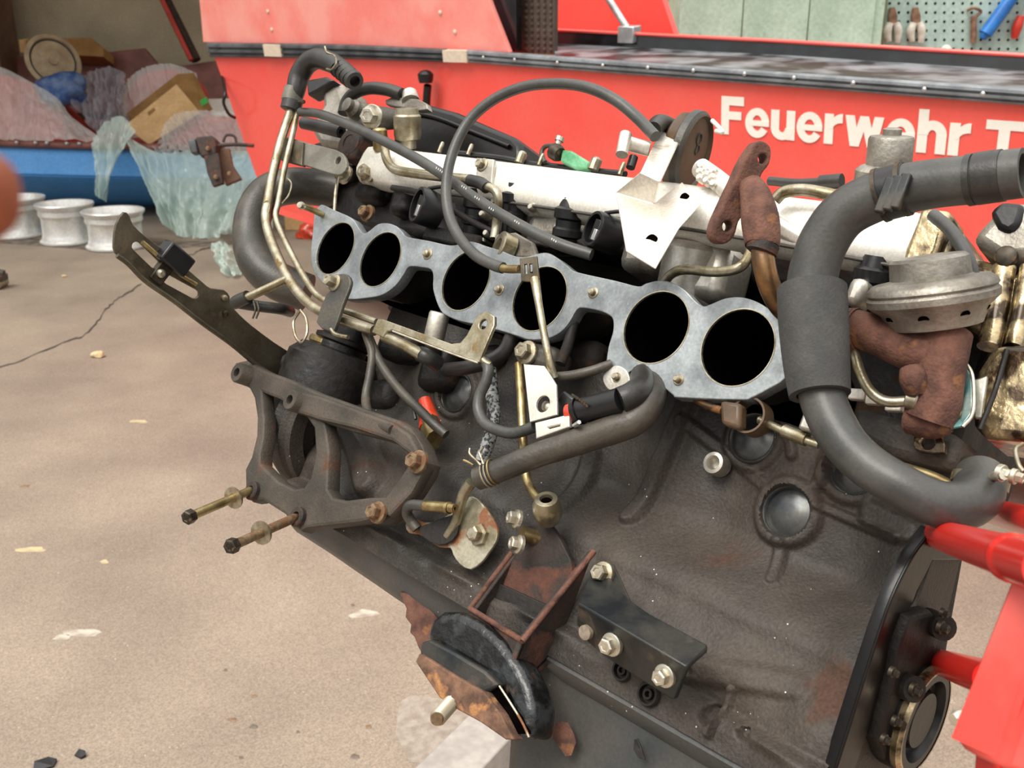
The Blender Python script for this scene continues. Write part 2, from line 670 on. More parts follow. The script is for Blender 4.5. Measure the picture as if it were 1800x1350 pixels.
M('cardboard', '#dcb684', '#cba573', scale=6, rough=0.85, grain=0.12, gscale=60)
M('cardboard_dark', '#a07a48', '#8c683a', scale=6, rough=0.85, grain=0.12, gscale=60)
M('wood_brown', '#6f5440', '#5d4433', scale=5, rough=0.8, grain=0.12, gscale=60)
M('rim_alloy', '#ededea', '#d8d8d5', scale=6, rough=0.35, metal=0.5, grain=0.12, gscale=60)
M('speaker_tan', '#a8977a', '#937f64', scale=10, rough=0.6, grain=0.12, gscale=60)
M('skin', '#9a5335', '#8a4529', scale=90, rough=0.5, grain=0.12, gscale=60)
M('stone', '#dcc49a', '#b89f78', scale=60, rough=0.9, bump=0.5, bscale=100, grain=0.12, gscale=60)
M('beam_grey', '#a9a39c', '#9a948e', scale=12, rough=0.45, grain=0.12, gscale=60)
M('tool_blue', '#2f7fd0', '#2468b4', scale=10, rough=0.35, grain=0.12, gscale=60)
M('tool_red', '#c0392b', rough=0.35, grain=0.12, gscale=60)
M('tool_white', '#e9e4da', '#cfc8ba', scale=40, rough=0.5, grain=0.12, gscale=60)
M('tool_rust', '#9a7a62', '#7d5c48', scale=40, rough=0.6, metal=0.3, grain=0.12, gscale=60)
M('paper_white', '#e6e2da', rough=0.7, grain=0.12, gscale=60)
M('cloth_blue', '#2c4f8a', '#6a7fa5', scale=12, rough=0.6, grain=0.12, gscale=60)


def film(name, c, a, rough=0.25):
    m = M(name, c, rough=rough, spec=0.8, bump=0.3, bscale=25)
    nt = m.node_tree
    bs = nt.nodes['Principled BSDF']
    out = nt.nodes['Material Output']
    tr = nt.nodes.new('ShaderNodeBsdfTransparent')
    mx = nt.nodes.new('ShaderNodeMixShader')
    mx.inputs[0].default_value = a
    nt.links.new(tr.outputs[0], mx.inputs[1])
    nt.links.new(bs.outputs[0], mx.inputs[2])
    nt.links.new(mx.outputs[0], out.inputs[0])
    return m


film('film_clear', '#f6f8f5', 0.42, 0.12)
film('film_green', '#d6ece4', 0.58, 0.14)
film('film_grey', '#a9a9b4', 0.6, 0.25)

# ================================================================ the garage
UP = V((0, 0, 1))
XX, YY = V((1, 0, 0)), V((0, 1, 0))


def slab(name, x0, x1, y0, y1, z0, z1, mat):
    o = box(name, V(((x0 + x1) / 2, (y0 + y1) / 2, (z0 + z1) / 2)), (x1 - x0, y1 - y0, z1 - z0), mat)
    return tag(o, kind='structure')


def G(u, v, z=0.0):                    # the floor, or a level z
    return hit(u, v, V((0, 0, z)), UP)


floor = slab('floor', -7, 7, -5, 10.2, -0.12, 0, 'concrete')
slab('wall_back', -7, 7, 10.2, 10.4, 0, 4.3, 'wall_plaster')
slab('wall_left', -7.2, -7, 7.0, 10.4, 0, 4.3, 'wall_plaster')
slab('wall_right', 7, 7.2, 8.0, 10.4, 0, 4.3, 'wall_plaster')
slab('ceiling', -7.2, 0.9, 5.6, 10.4, 4.3, 4.45, 'wall_plaster')
slab('wall_partition', 0.55, 7, 5.75, 5.9, 0, 3.0, 'wall_plaster')
pil = D(-14, 60, 9.2)
slab('trim_1', pil.x - 0.5, pil.x + 0.13, pil.y - 0.2, pil.y + 0.2, 0, 4.0, 'wood_brown')


def ground_patch(name, pts, mat, lift=0.0008):
    w = [G(u, v) for u, v in pts]
    c = sum(w, V()) / len(w)
    verts = [c + V((0, 0, lift))] + [p + V((0, 0, lift)) for p in w] + [p for p in w]
    k = len(w)
    f = [(0, 1 + i, 1 + (i + 1) % k) for i in range(k)] + [(1 + i, 1 + k + i, 1 + k + (i + 1) % k, 1 + (i + 1) % k) for i in range(k)]
    return link(name, pyd(verts, f), mat, floor)


def strip_path(name, pts, wpx, mat, jitter=1.5):
    s = catmull([[float(a), float(b)] for a, b in pts], 6)
    L, R = [], []
    for i, (u, v) in enumerate(s):
        p0, p1 = s[max(0, i - 1)], s[min(len(s) - 1, i + 1)]
        d = V((p1[0] - p0[0], p1[1] - p0[1])).normalized()
        w = wpx * random.uniform(0.4, 1.2)
        ju, jv = random.uniform(-jitter, jitter), random.uniform(-jitter, jitter)
        L.append((u + ju - d.y * w, v + jv + d.x * w))
        R.append((u + ju + d.y * w, v + jv - d.x * w))
    verts = [G(*q) + V((0, 0, .0008)) for q in L] + [G(*q) + V((0, 0, .0008)) for q in R]
    k = len(L)
    return link(name, pyd(verts, [(i, i + 1, k + i + 1, k + i) for i in range(k - 1)]), mat, floor)


M('crack_dark', '#3a322b', rough=0.95)
M('paint_grey', '#a0968a', '#8a7e72', scale=40, rough=0.9, bump=0.3, bscale=150)
M('paint_white', '#bdb5a8', '#95897b', scale=25, rough=0.9)
M('paint_yellow', '#c4b184', '#a3957c', scale=25, rough=0.9)
M('stain_brown', '#6e5136', '#8c7862', scale=30, rough=0.9)
M('stain_dark', '#4f463e', '#7c7064', scale=14, rough=0.9)
M('concrete_dark', '#6c6156', '#7c6f62', scale=6, rough=0.9, bump=0.2, bscale=120)
strip_path('crack', [(-40, 662), (40, 632), (120, 600), (150, 588), (175, 560), (190, 540), (215, 520), (250, 500)], 1.5, 'crack_dark')
strip_path('crack', [(318, 455), (350, 442), (376, 432)], 1.4, 'crack_dark')
ground_patch('drain_channel', [(-80, 421), (60, 432), (160, 440), (300, 437), (420, 430), (430, 424), (300, 424), (160, 428), (60, 421), (-80, 412)], 'stain_dark')


def blob(u, v, w, h, mat, name='stain', k=11):
    pts = []
    for i in range(k):
        t = 2 * math.pi * i / k
        r = random.uniform(0.5, 1.1)
        pts.append((u + w * r * math.cos(t), v + h * r * math.sin(t)))
    return ground_patch(name, pts, mat)


for u, v, w, h, m in [(150, 1112, 42, 8, 'paint_white'), (112, 1122, 20, 6, 'paint_white'), (60, 967, 34, 6, 'paint_yellow'), (183, 988, 9, 4, 'paint_yellow'),
                      (408, 1266, 9, 5, 'stain_brown'), (446, 1278, 8, 5, 'stain_dark'), (446, 1224, 6, 4, 'stain_brown'), (648, 1277, 7, 4, 'stain_brown'),
                      (397, 1178, 5, 3, 'stain_dark'), (424, 1332, 5, 3, 'stain_dark'), (625, 1330, 9, 5, 'stain_dark'), (523, 1287, 4, 3, 'stain_dark'),
                      (44, 855, 9, 3, 'stain_brown'), (620, 1064, 4, 3, 'stain_dark'), (248, 741, 20, 4, 'paint_yellow'), (640, 1080, 30, 9, 'paint_white')]:
    blob(u, v, w, h, m)
ground_patch('worn_patch', [(702, 1235), (722, 1222), (770, 1228), (830, 1262), (860, 1300), (840, 1352), (720, 1340), (695, 1290)], 'paint_grey')

# small things lying on the floor
def lump(name, p, sx, sy, sz, mat, seed, label, cat, amp=0.35):
    bm = bmesh.new()
    bmesh.ops.create_icosphere(bm, subdivisions=3, radius=1.0)
    for v in bm.verts:
        f = 1 + amp * noise.noise(v.co * 1.3 + V((seed, seed * 2, 0)))
        v.co = V((v.co.x * sx * f, v.co.y * sy * f, max(v.co.z * f, -0.75) * sz))
    lo = min(v.co.z for v in bm.verts)
    for v in bm.verts:
        v.co += V((p.x, p.y, p.z - lo))
    return tag(link(name, from_bm(bm), mat, angle=60), label, cat)


lump('stone', G(173, 628), 0.032, 0.02, 0.016, 'stone', 3, 'small pale yellow stone lying alone on the concrete floor', 'stone', 0.5)
lump('stone_chip', G(113, 487), 0.016, 0.012, 0.008, 'stone', 5, 'tiny tan stone chip on the floor in front of the wheel rims', 'stone')
for u, v, a, lab in [(80, 1346, 0.4, 'black square scrap on the floor at the lower left edge'), (143, 1329, -0.5, 'thin black sliver on the floor near the lower left corner')]:
    p = G(u, v)
    big = u == 80
    s = 0.022 if big else 0.012
    bm = bmesh.new()
    r = Matrix.Rotation(a, 3, 'Z')
    pts = [r @ V(q) for q in ((-s, -s * .55, 0), (s * .7, -s * .6, 0), (s, s * .2, 0), (s * .3, s * .7, 0), (-s * .9, s * .4, 0))]
    lo_ = [bm.verts.new(p + q) for q in pts]
    hi_ = [bm.verts.new(p + q + V((0, 0, 0.003 + 0.002 * i))) for i, q in enumerate(pts)]
    bm.faces.new(hi_)
    bm.faces.new(lo_[::-1])
    for i in range(5):
        bm.faces.new((lo_[i], lo_[(i + 1) % 5], hi_[(i + 1) % 5], hi_[i]))
    tag(link('black_scrap', from_bm(bm), 'plastic_black'), lab, 'scrap')

# ================================================================ red rescue boat
B1, B2 = D(400, 88, 5.1), D(1790, 168, 2.62)
BX = (B2 - B1).normalized()
BN = BX.cross(UP).normalized()
if BN.dot(CAM - B1) < 0:
    BN = -BN
BN = (BN + V((0, 0, -0.12))).normalized()          # the side flares outwards towards the gunwale
BY = BN.cross(BX).normalized()
if BY.z < 0:
    BY = -BY


def BP(u, v, off=0.0):
    return hit(u, v, B1 + BN * off, BN)


boat = thing('rescue_boat', V((B1.x * .5 + B2.x * .5, B1.y * .5 + B2.y * .5, 0)) - BN * 0.4, 'bright red rescue boat with white Feuerwehr lettering behind the engine', 'boat')
sheer = [(372, 87), (600, 90), (825, 97), (1000, 111), (1400, 140), (1800, 169), (2150, 195)]
sw = [BP(u, v) for u, v in sheer]
low = [BP(468, 360), BP(700, 470), BP(1000, 560), BP(1500, 690), BP(2150, 860)]
plate_world('hull_side', B1, BN, [V(p) for p in sw] + low[::-1], [], 0.02, 'boat_red', boat, 0.002)
# hull end, far side and bottom: the boat is a closed tub
inw = -V((BN.x, BN.y, 0)).normalized() * 1.15
ngon_prism('hull_end', [sw[0] - BN * .02, low[0] - BN * .02, low[0] + inw - BN * .02, sw[0] + inw - BN * .02], 'boat_red', boat, BX * 0.03)
ngon_prism('hull_end', [sw[-1] - BN * .02, low[-1] - BN * .02, low[-1] + inw - BN * .02, sw[-1] + inw - BN * .02], 'boat_red', boat, -BX * 0.03)
ngon_prism('hull_far_side', [sw[0] + inw, sw[-1] + inw, low[-1] + inw, low[0] + inw], 'boat_red', boat, inw * 0.02)
ngon_prism('hull_bottom', [low[0], low[-1], low[-1] + inw, low[0] + inw], 'boat_red', boat, V((0, 0, -0.03)))


def boat_strip(name, pts, hpx, proud, mat, ribs=True):
    """a fender profile along the sheer line: (u, v) line and a half height in pixels"""
    s = catmull([[float(a), float(b), float(h)] for (a, b), h in zip(pts, hpx)], 8)
    prof = [(-1, 0), (-1, .5), (-.8, .9), (-.45, 1), (-.3, .55), (-.12, .55), (0, 1), (.3, 1), (.42, .5), (.6, .5), (.72, .9), (1, .6), (1, 0)] if ribs else [(-1, 0), (-1, .9), (1, .9), (1, 0)]
    verts, k = [], len(prof)
    for u, v, h in s:
        c = BP(u, v)
        m = mpp(c)
        for y, o in prof:
            verts.append(c + BY * (-y * h * m) + BN * (o * proud + 0.001))
    f = [(i * k + j, i * k + (j + 1) % k, (i + 1) * k + (j + 1) % k, (i + 1) * k + j) for i in range(len(s) - 1) for j in range(k)]
    f += [tuple(range(k)), tuple((len(s) - 1) * k + j for j in range(k))[::-1]]
    return link(name, pyd(verts, f), mat, boat, angle=30)


boat_strip('fender_strip', [(372, 87), (600, 90), (788, 97)], [12, 12, 11], 0.025, 'fender_dark')
boat_strip('fender_strip', [(826, 98), (1000, 111), (1400, 140), (1800, 169), (2150, 195)], [11, 11, 12, 14, 16], 0.022, 'fender_grey')
boat_strip('fender_patch', [(472, 87), (502, 88)], [10, 10], 0.03, 'patch_beige', False)
boat_strip('fender_patch', [(787, 97), (829, 98)], [10, 10], 0.029, 'patch_beige', False)
for u, v in [(850, 101), (905, 105), (980, 110), (1060, 115), (1139, 119), (1219, 124), (1309, 130), (1396, 137), (1500, 146), (1625, 157), (1728, 165)]:
    c = BP(u, v, 0.02)
    lathe('rivet', c, BN, [(.007, -.002), (.007, .003), (.003, .006)], 'silver', boat, 10)
# white lettering, heavy grotesque letters built from stems, bars and bows
def bow(cx, cy, rx, ry, ix, iy, a0, a1, k=20):
    o = [(cx + rx * math.cos(a0 + (a1 - a0) * i / k), cy + ry * math.sin(a0 + (a1 - a0) * i / k)) for i in range(k + 1)]
    q = [(cx + ix * math.cos(a0 + (a1 - a0) * i / k), cy + iy * math.sin(a0 + (a1 - a0) * i / k)) for i in range(k + 1)]
    return [(o[i], o[i + 1], q[i + 1], q[i]) for i in range(k)]


def bar(x0, x1, y0, y1):
    return [((x0, y0), (x1, y0), (x1, y1), (x0, y1))]


def stroke(x0, y0, x1, y1, w):
    return [((x0 - w / 2, y0), (x0 + w / 2, y0), (x1 + w / 2, y1), (x1 - w / 2, y1))]


PI = math.pi
GL = {'F': (.72, bar(0, .25, 0, 1) + bar(.2, .72, .77, 1) + bar(.2, .64, .4, .61)),
      'e': (.74, bow(.37, .365, .37, .385, .15, .2, 0, PI * 1.83, 30) + bar(.12, .74, .29, .43)),
      'u': (.72, bar(0, .25, .28, .74) + bar(.47, .72, 0, .74) + bow(.34, .3, .34, .315, .1, .12, PI, PI * 2)),
      'r': (.5, bar(0, .25, 0, .74) + bow(.48, .38, .34, .37, .24, .15, PI * .5, PI) + bar(.42, .5, .53, .75)),
      'w': (1.06, stroke(.14, .74, .3, 0, .25) + stroke(.3, 0, .53, .74, .23) + stroke(.53, .74, .76, 0, .23) + stroke(.76, 0, .92, .74, .25)),
      'h': (.72, bar(0, .25, 0, 1) + bow(.37, .42, .35, .335, .1, .12, 0, PI) + bar(.47, .72, 0, .43)),
      'T': (.82, bar(0, .82, .77, 1) + bar(.285, .535, 0, .8))}


def lettering(txt, u, v, cap_px, width_px):
    total = sum(GL[c][0] for c in txt) + .055 * (len(txt) - 1)
    p0, p1 = BP(u, v, 0.001), BP(u + width_px, v + width_px * 0.094, 0.001)
    sx = (p1 - p0).length / total
    sy = cap_px * mpp(p0)
    ex = (p1 - p0).normalized()
    ey = (BY - ex * BY.dot(ex)).normalized()
    x = 0
    for c in txt:
        w, polys = GL[c]
        vs, fs = [], []
        for poly in polys:
            b0 = len(vs)
            k = len(poly)
            for lift in (.0015 + len(vs) * 4e-6, 0):
                vs += [p0 + ex * ((x + q[0]) * sx) + ey * (q[1] * sy) + BN * lift for q in poly]
            fs.append(tuple(b0 + i for i in range(k)))
            fs += [(b0 + i, b0 + k + i, b0 + k + (i + 1) % k, b0 + (i + 1) % k) for i in range(k)]
        link('letter', pyd(vs, fs), 'letter_white', boat, smooth=False)
        x += w + .055


lettering('Feuerwehr', 1268, 235, 65, 434)
lettering('Tr', 1727, 281, 70, 112)
# cabin panel in front of the foredeck, rivets
cab = [(340, -120), (357, 74), (600, 80), (895, 92), (812, -120)]
panel = plate_world('cabin_panel', BP(357, 74, -.02), BN, [BP(u, v, -.02) for u, v in cab], [], 0.02, 'boat_red_sky_pale', boat, 0.002)
for u, v in [(471, 20), (478, 52), (774, 22), (800, 56)]:
    lathe('rivet', BP(u, v, -.02), BN, [(.009, -.002), (.009, .003), (.004, .006)], 'patch_beige', panel, 10)
plate_world('cabin_edge', BP(880, 0, -.06), BN, [BP(u, v, -.06) for u, v in [(862, -120), (866, 0), (896, 92), (908, 90), (905, -120)]], [], 0.03, 'black_gloss', boat, 0.002)
# tread plate with raised pips
tp = [(893, -120), (896, 92), (974, 96), (976, -120)]
tread = plate_world('tread_plate', BP(900, 0, -.12), BN, [BP(u, v, -.12) for u, v in tp], [], 0.02, 'tread_grey', boat, 0.001)
pv, pf = [], []
for j in range(9):
    for i in range(7):
        u, v = 903 + i * 11, -3 + j * 11 + i * .4
        c = BP(u, v, -.12)
        m = mpp(c)
        b0 = len(pv)
        for dx, dy in ((-3.6, -2.6), (3.6, -2.6), (3.6, 2.6), (-3.6, 2.6)):
            pv.append(c + BX * dx * m + BY * dy * m)
        for dx, dy in ((-2.4, -1.6), (2.4, -1.6), (2.4, 1.6), (-2.4, 1.6)):
            pv.append(c + BX * dx * m + BY * dy * m + BN * 0.006)
        pf += [(b0 + 4, b0 + 5, b0 + 6, b0 + 7)] + [(b0 + q, b0 + (q + 1) % 4, b0 + 4 + (q + 1) % 4, b0 + 4 + q) for q in range(4)]
tag(link('tread_pips', pyd(pv, pf), 'tread_grey', tread, smooth=False), kind='stuff')
# side deck, inner coaming and the far cabin side
def at(u, v, extra):
    base = BP(u, v)
    z = (base - CAM).dot(FWD)
    return D(u, v, z + extra)


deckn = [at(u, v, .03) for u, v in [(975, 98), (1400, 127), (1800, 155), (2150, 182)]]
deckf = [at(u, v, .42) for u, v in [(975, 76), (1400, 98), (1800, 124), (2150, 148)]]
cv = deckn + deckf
link('side_deck', pyd(cv + [q - V((0, 0, .02)) for q in cv], [(i, i + 1, 4 + i + 1, 4 + i) for i in range(3)] + [(8 + i, 12 + i, 12 + i + 1, 8 + i + 1) for i in range(3)]), 'deck_sky_sheen', boat)
coat = [at(u, v, .43) for u, v in [(975, 55), (1400, 77), (1800, 101), (2150, 122)]]
cv = deckf + coat
bk = BN * -0.03
link('coaming', pyd(cv + [q + bk for q in cv], [(i, i + 1, 4 + i + 1, 4 + i) for i in range(3)] + [(4 + i, 4 + i + 1, 12 + i + 1, 12 + i) for i in range(3)] + [(8 + i, 12 + i, 12 + i + 1, 8 + i + 1) for i in range(3)]), 'black_gloss', boat)
tube('coaming_trim', [q + V((0, 0, .005)) for q in coat], 0.007, 'boat_red', boat, seg=8)
ngon_prism('far_cabin_side', [at(u, v, .7) for u, v in [(965, -130), (1120, -130), (1186, 64), (965, 58)]], 'boat_red', boat, BN * -0.03)
tube('strut', [at(1042, -45, .45), at(1110, 62, .45)], 0.014, 'silver', boat, seg=10)
pf_ = at(1106, 60, .44)
box('strut_foot', pf_, (0.075, 0.05, 0.06), 'silver', boat, (BX, BN, UP), 0.004)
# mooring cleat on the hull
c = BP(748, 128, 0.05)
cle = lathe('cleat', c - UP * .035, UP, [(.026, -.004), (.03, .01), (.032, .03), (.02, .042), (.006, .046)], 'plastic_black', boat, 20)
tube('cleat_stem', [BP(752, 150, 0.045), BP(750, 175, 0.04), BP(749, 215, 0.03)], 0.016, 'plastic_black', cle, seg=10)
# trailer coupling in front of the bow
tr = thing('trailer_coupling', D(392, 330, 4.4), 'rusty brown trailer coupling head hanging left of the red boat', 'coupling')
def tz(u, v, z=4.4):
    return D(u, v, z)
ngon_prism('coupling_head', [tz(342, 241), tz(372, 237), tz(381, 248), tz(380, 272), tz(352, 276)], 'rust_dark', tr, FWD * .09, .008)
ngon_prism('clamp_jaw', [tz(328, 246), tz(342, 243), tz(348, 268), tz(336, 270)], 'fender_dark', tr, FWD * .05, .006)
ngon_prism('side_plate', [tz(358, 274), tz(384, 268), tz(388, 296), tz(392, 322), tz(374, 328), tz(364, 304)], 'rust_dark', tr, FWD * .03, .004)
ngon_prism('side_plate', [tz(384, 262, 4.46), tz(402, 260, 4.46), tz(408, 290, 4.46), tz(424, 314, 4.46), tz(396, 326, 4.46), tz(388, 296, 4.46)], 'wood_brown', tr, FWD * .03, .004)
tube('cross_pin', [tz(384, 256), tz(412, 254), tz(446, 256)], 0.008, 'rust_dark', tr, seg=10)
tube('locking_lever', [tz(392, 250), tz(398, 238), tz(412, 240), tz(416, 254)], 0.006, 'rust_dark', tr, seg=8)
for u_, v_ in ((380, 312), (366, 262), (404, 306)):
    lathe('bolt', tz(u_, v_, 4.395), -FWD, [(.011, 0), (.011, .01), (.006, .014)], 'bolt_rusty', tr, 6)

# ================================================================ green cabinets, pegboard and tools
WY = 5.75
def WP(u, v, off=0.0):                 # on the partition wall, off in front of it
    return hit(u, v, V((0, WY - off, 0)), YY)


def wall_rect(name, u0, u1, v0, v1, off, thick, mat, parent=None, bev=0.004):
    a, b = WP(u0, 45, off), WP(u1, 45, off)
    a.z, b.z = WP((u0 + u1) / 2, v0, off).z, WP((u0 + u1) / 2, v1, off).z
    return box(name, (a + b) / 2 + V((0, thick / 2, 0)), (abs(b.x - a.x), thick, abs(a.z - b.z)), mat, parent, None, bev)


cab_ = thing('tool_cabinet', WP(1360, 90, .2), 'worn sage green steel wall cabinet with three flat doors beside the pegboard', 'cabinet')
wall_rect('cabinet_body', 1190, 1552, -160, 88, .34, .33, 'cabinet_green', cab_)
for u0, u1 in ((1193, 1304), (1305.5, 1420), (1421.5, 1536)):
    wall_rect('door', u0, u1, -158, 84, .36, .02, 'cabinet_green', cab_)
peg = thing('pegboard', WP(1700, 100, 0), 'dark green perforated tool board on the workshop wall', 'pegboard')
pb = wall_rect('board', 1556, 1960, -160, 210, .02, .018, 'pegboard_green', peg)
hv, hf = [], []
for j in range(-8, 13):
    for i in range(0, 26):
        c = WP(1564 + i * 16, 6 + j * 16, .0212)
        b0 = len(hv)
        for k in range(6):
            hv.append(c + V((.008 * math.cos(k * math.pi / 3), 0, .008 * math.sin(k * math.pi / 3))))
        hf.append(tuple(b0 + k for k in range(6)))
tag(link('perforations', pyd(hv, hf), 'dark_hole', pb, smooth=False), kind='stuff')


def pliers(u, label):
    t = thing('pliers', WP(u, 75, .04), label, 'pliers', 'white handled pliers on the pegboard')
    w = lambda a, b: WP(u + a, b, .05)
    tube('handle', [w(-5, 40), w(-10, 55), w(-8, 73)], [.018, .022, .014], 'tool_white', t, seg=10)
    tube('handle', [w(5, 40), w(9, 55), w(7, 75)], [.018, .022, .014], 'tool_white', t, seg=10)
    ngon_prism('jaws', [w(-7, 42), w(-8, 28), w(-5, 13), w(4, 12), w(8, 27), w(8, 42), w(0, 48)], 'tool_rust', t, YY * .025, .006)


pliers(1570, 'white handled pliers hanging next to the green cabinet')
pliers(1611, 'white handled pliers hanging second from the green cabinet')
ch = thing('file_tool', WP(1713, 75, .04), 'narrow bare metal file hanging beside the blue tube', 'file')
tube('blade', [WP(1712, 28, .04), WP(1711, 75, .04)], .016, 'tool_rust', ch, seg=8)
tube('hook', [WP(1700, 18, .03), WP(1712, 14, .05), WP(1724, 20, .04), WP(1714, 30, .04)], .008, 'tool_rust', ch, seg=8)
bl = thing('blue_pump', WP(1735, 65, .05), 'slanting bright blue tube tool on the pegboard', 'tool')
tube('tube_body', [WP(1806, -42, .06), WP(1732, 60, .06)], .034, 'tool_blue', bl, seg=14)
tube('tip', [WP(1733, 58, .06), WP(1727, 68, .06)], [.028, .018], 'tool_blue', bl, seg=14)
rd = thing('screwdriver', WP(1786, 70, .05), 'red handled screwdriver hanging at the right edge of the pegboard', 'screwdriver')
tube('handle', [WP(1795, 28, .05), WP(1788, 48, .05), WP(1783, 68, .05)], [.02, .026, .016], 'tool_red', rd, seg=10)
tube('shank', [WP(1796, 28, .05), WP(1806, -5, .05)], .006, 'silver', rd, seg=8)
kn = lathe('wall_knob', WP(1660, 88, .0), -YY, [(.03, .0), (.026, .03), (.02, .05), (.008, .06)], 'tool_white', None, 16)
tag(kn, 'small pale knob sitting low on the pegboard below the pliers', 'knob')

# ================================================================ left background: blue boat full of things, wheels
def rim(u, vtop, vbase, wpx, label):
    base = G(u, vbase)
    z = (base - CAM).dot(FWD)
    R = wpx / 2 * z / FPX
    H = (vbase - vtop) * z / FPX * 1.02
    t = thing('wheel_rim', base, label, 'wheel rim', 'alloy wheel rims in front of the blue boat')
    prof = [(R * .92, 0), (R * .99, .006), (R * .99, .018), (R * .91, .03), (R * .88, H * .2), (R * .86, H * .24), (R * .86, H * .62), (R * .88, H * .66), (R * .93, H * .72),
            (R * .92, H * .84), (R, H * .92), (R * 1.02, H * .98), (R, H), (R * .95, H * .985), (R * .88, H * .84), (R * .8, H * .66), (R * .8, H * .5), (R * .2, H * .46)]
    bm = bmesh.new()
    bm.from_mesh(lathe_mesh(base, UP, prof, 40))
    link('barrel', from_bm(bm), 'rim_alloy', t, angle=30)
    for k in range(5):
        a = 2 * math.pi * k / 5 + .3
        d = V((math.cos(a), math.sin(a), 0))
        s = d.cross(UP)
        tube('spoke', [base + UP * (H * .55), base + d * R * .45 + UP * (H * .6), base + d * R * .8 + UP * (H * .66)], [R * .12, R * .11, R * .14], 'rim_alloy', t, seg=8, flat=.6)
    lathe('hub', base, UP, [(R * .2, H * .4), (R * .2, H * .58), (R * .1, H * .62)], 'rim_alloy', t, 20)
    return t


rim(30, 348, 413, 108, 'silver alloy wheel rim at the far left, half hidden by the blurred finger')
rim(122, 358, 425, 96, 'silver alloy wheel rim lying between two others')
rim(206, 370, 434, 104, 'silver alloy wheel rim nearest the plastic sheeting')

BZ = 8.0
def bb(u, v, z=BZ):
    return D(u, v, z)


bboat = thing('blue_boat', V((bb(240, 300).x, bb(240, 300).y, 0)), 'blue hulled boat with red interior full of plastic covered things', 'boat')
ngon_prism('hull_topside', [bb(-140, 244), bb(170, 253), bb(330, 258), bb(500, 262), bb(500, 318), bb(330, 314), bb(170, 310), bb(-140, 302)], 'boat_blue', bboat, FWD * .06, .01)
ngon_prism('hull_chine', [bb(-140, 302), bb(170, 311), bb(500, 319), bb(500, 352, 8.2), bb(170, 345, 8.2), bb(-140, 336, 8.2)], 'boat_blue', bboat, FWD * .5, .01)
M('gunwale_brown', '#8d5a50', '#70463e', scale=6, rough=0.5)
tube('gunwale', [bb(-140, 247, 7.97), bb(170, 257, 7.97), bb(500, 264, 7.97)], .03, 'gunwale_brown', bboat, seg=8)
for u in (30, 63, 83, 118, 140):
    lathe('rivet', bb(u, 250 + u * .02, 7.93), -FWD, [(.014, 0), (.014, .012), (.006, .02)], 'silver', bboat, 8)
ngon_prism('far_side', [bb(-140, 95, 9.4), bb(120, 98, 9.4), bb(255, 84, 9.4), bb(285, 120, 9.4), bb(420, 100, 9.4), bb(420, 200, 9.4), bb(-140, 200, 9.4)], 'gunwale_brown', bboat, FWD * .05, .01)
ngon_prism('inner_floor', [bb(-140, 250, 8.05), bb(500, 262, 8.05), bb(500, 215, 9.35), bb(-140, 205, 9.35)], 'seat_red', bboat, V((0, 0, -.1)))


def cushion(name, pts, z, depth, mat, label):
    o = ngon_prism(name, [bb(u, v, z) for u, v in pts], mat, None, FWD * depth, .05)
    o.modifiers['bevel'].segments = 4
    return tag(o, label, 'cushion')


cushion('seat_cushion', [(-60, 135), (5, 128), (70, 150), (105, 185), (115, 245), (-60, 243)], 8.25, .5, 'seat_red', 'red boat seat at the left under clear plastic')
cushion('seat_cushion', [(218, 175), (228, 145), (255, 124), (300, 118), (345, 135), (360, 240), (225, 240)], 8.6, .35, 'seat_red', 'rounded red seat back under plastic behind the open cardboard box')
cushion('seat_cushion', [(285, 262), (300, 215), (340, 200), (430, 205), (440, 262)], 8.15, .3, 'seat_red', 'red seat cushion under wrinkled plastic right of the cardboard box')


def drape(name, top, bot, mat, label, amp=0.05, folds=9, nu=90, nv=54, seed=0.0, sag=0.0, cat='plastic sheet'):
    """a hanging sheet between two photo lines (u, v, z), with folds running down it"""
    t = catmull([[float(x) for x in p] for p in top], 12)
    b = catmull([[float(x) for x in p] for p in bot], 12)

    def samp(l, s):
        x = s * (len(l) - 1)
        i = min(int(x), len(l) - 2)
        f = x - i
        return [p + (q - p) * f for p, q in zip(l[i], l[i + 1])]
    verts = []
    for j in range(nv + 1):
        for i in range(nu + 1):
            s, w = i / nu, j / nv
            pa, pb_ = samp(t, s), samp(b, s)
            q = [x + (y - x) * w for x, y in zip(pa, pb_)]
            p = D(*q)
            f = noise.noise(V((s * folds, w * 1.6 + seed, seed))) * amp * (0.35 + w) + noise.noise(V((s * folds * 2.7 + 4, w * 4 + seed, 3))) * amp * .5 + noise.noise(V((s * 34, w * 9, seed))) * amp * .32 + noise.noise(V((s * 60, w * 40, seed))) * amp * .14
            p = p + FWD * f + DWN * (sag * math.sin(math.pi * s) * w)
            verts.append(p)
    k = nu + 1
    f = [(j * k + i, j * k + i + 1, (j + 1) * k + i + 1, (j + 1) * k + i) for j in range(nv) for i in range(nu)]
    return tag(link(name, pyd(verts, f), mat, angle=180), label, cat)


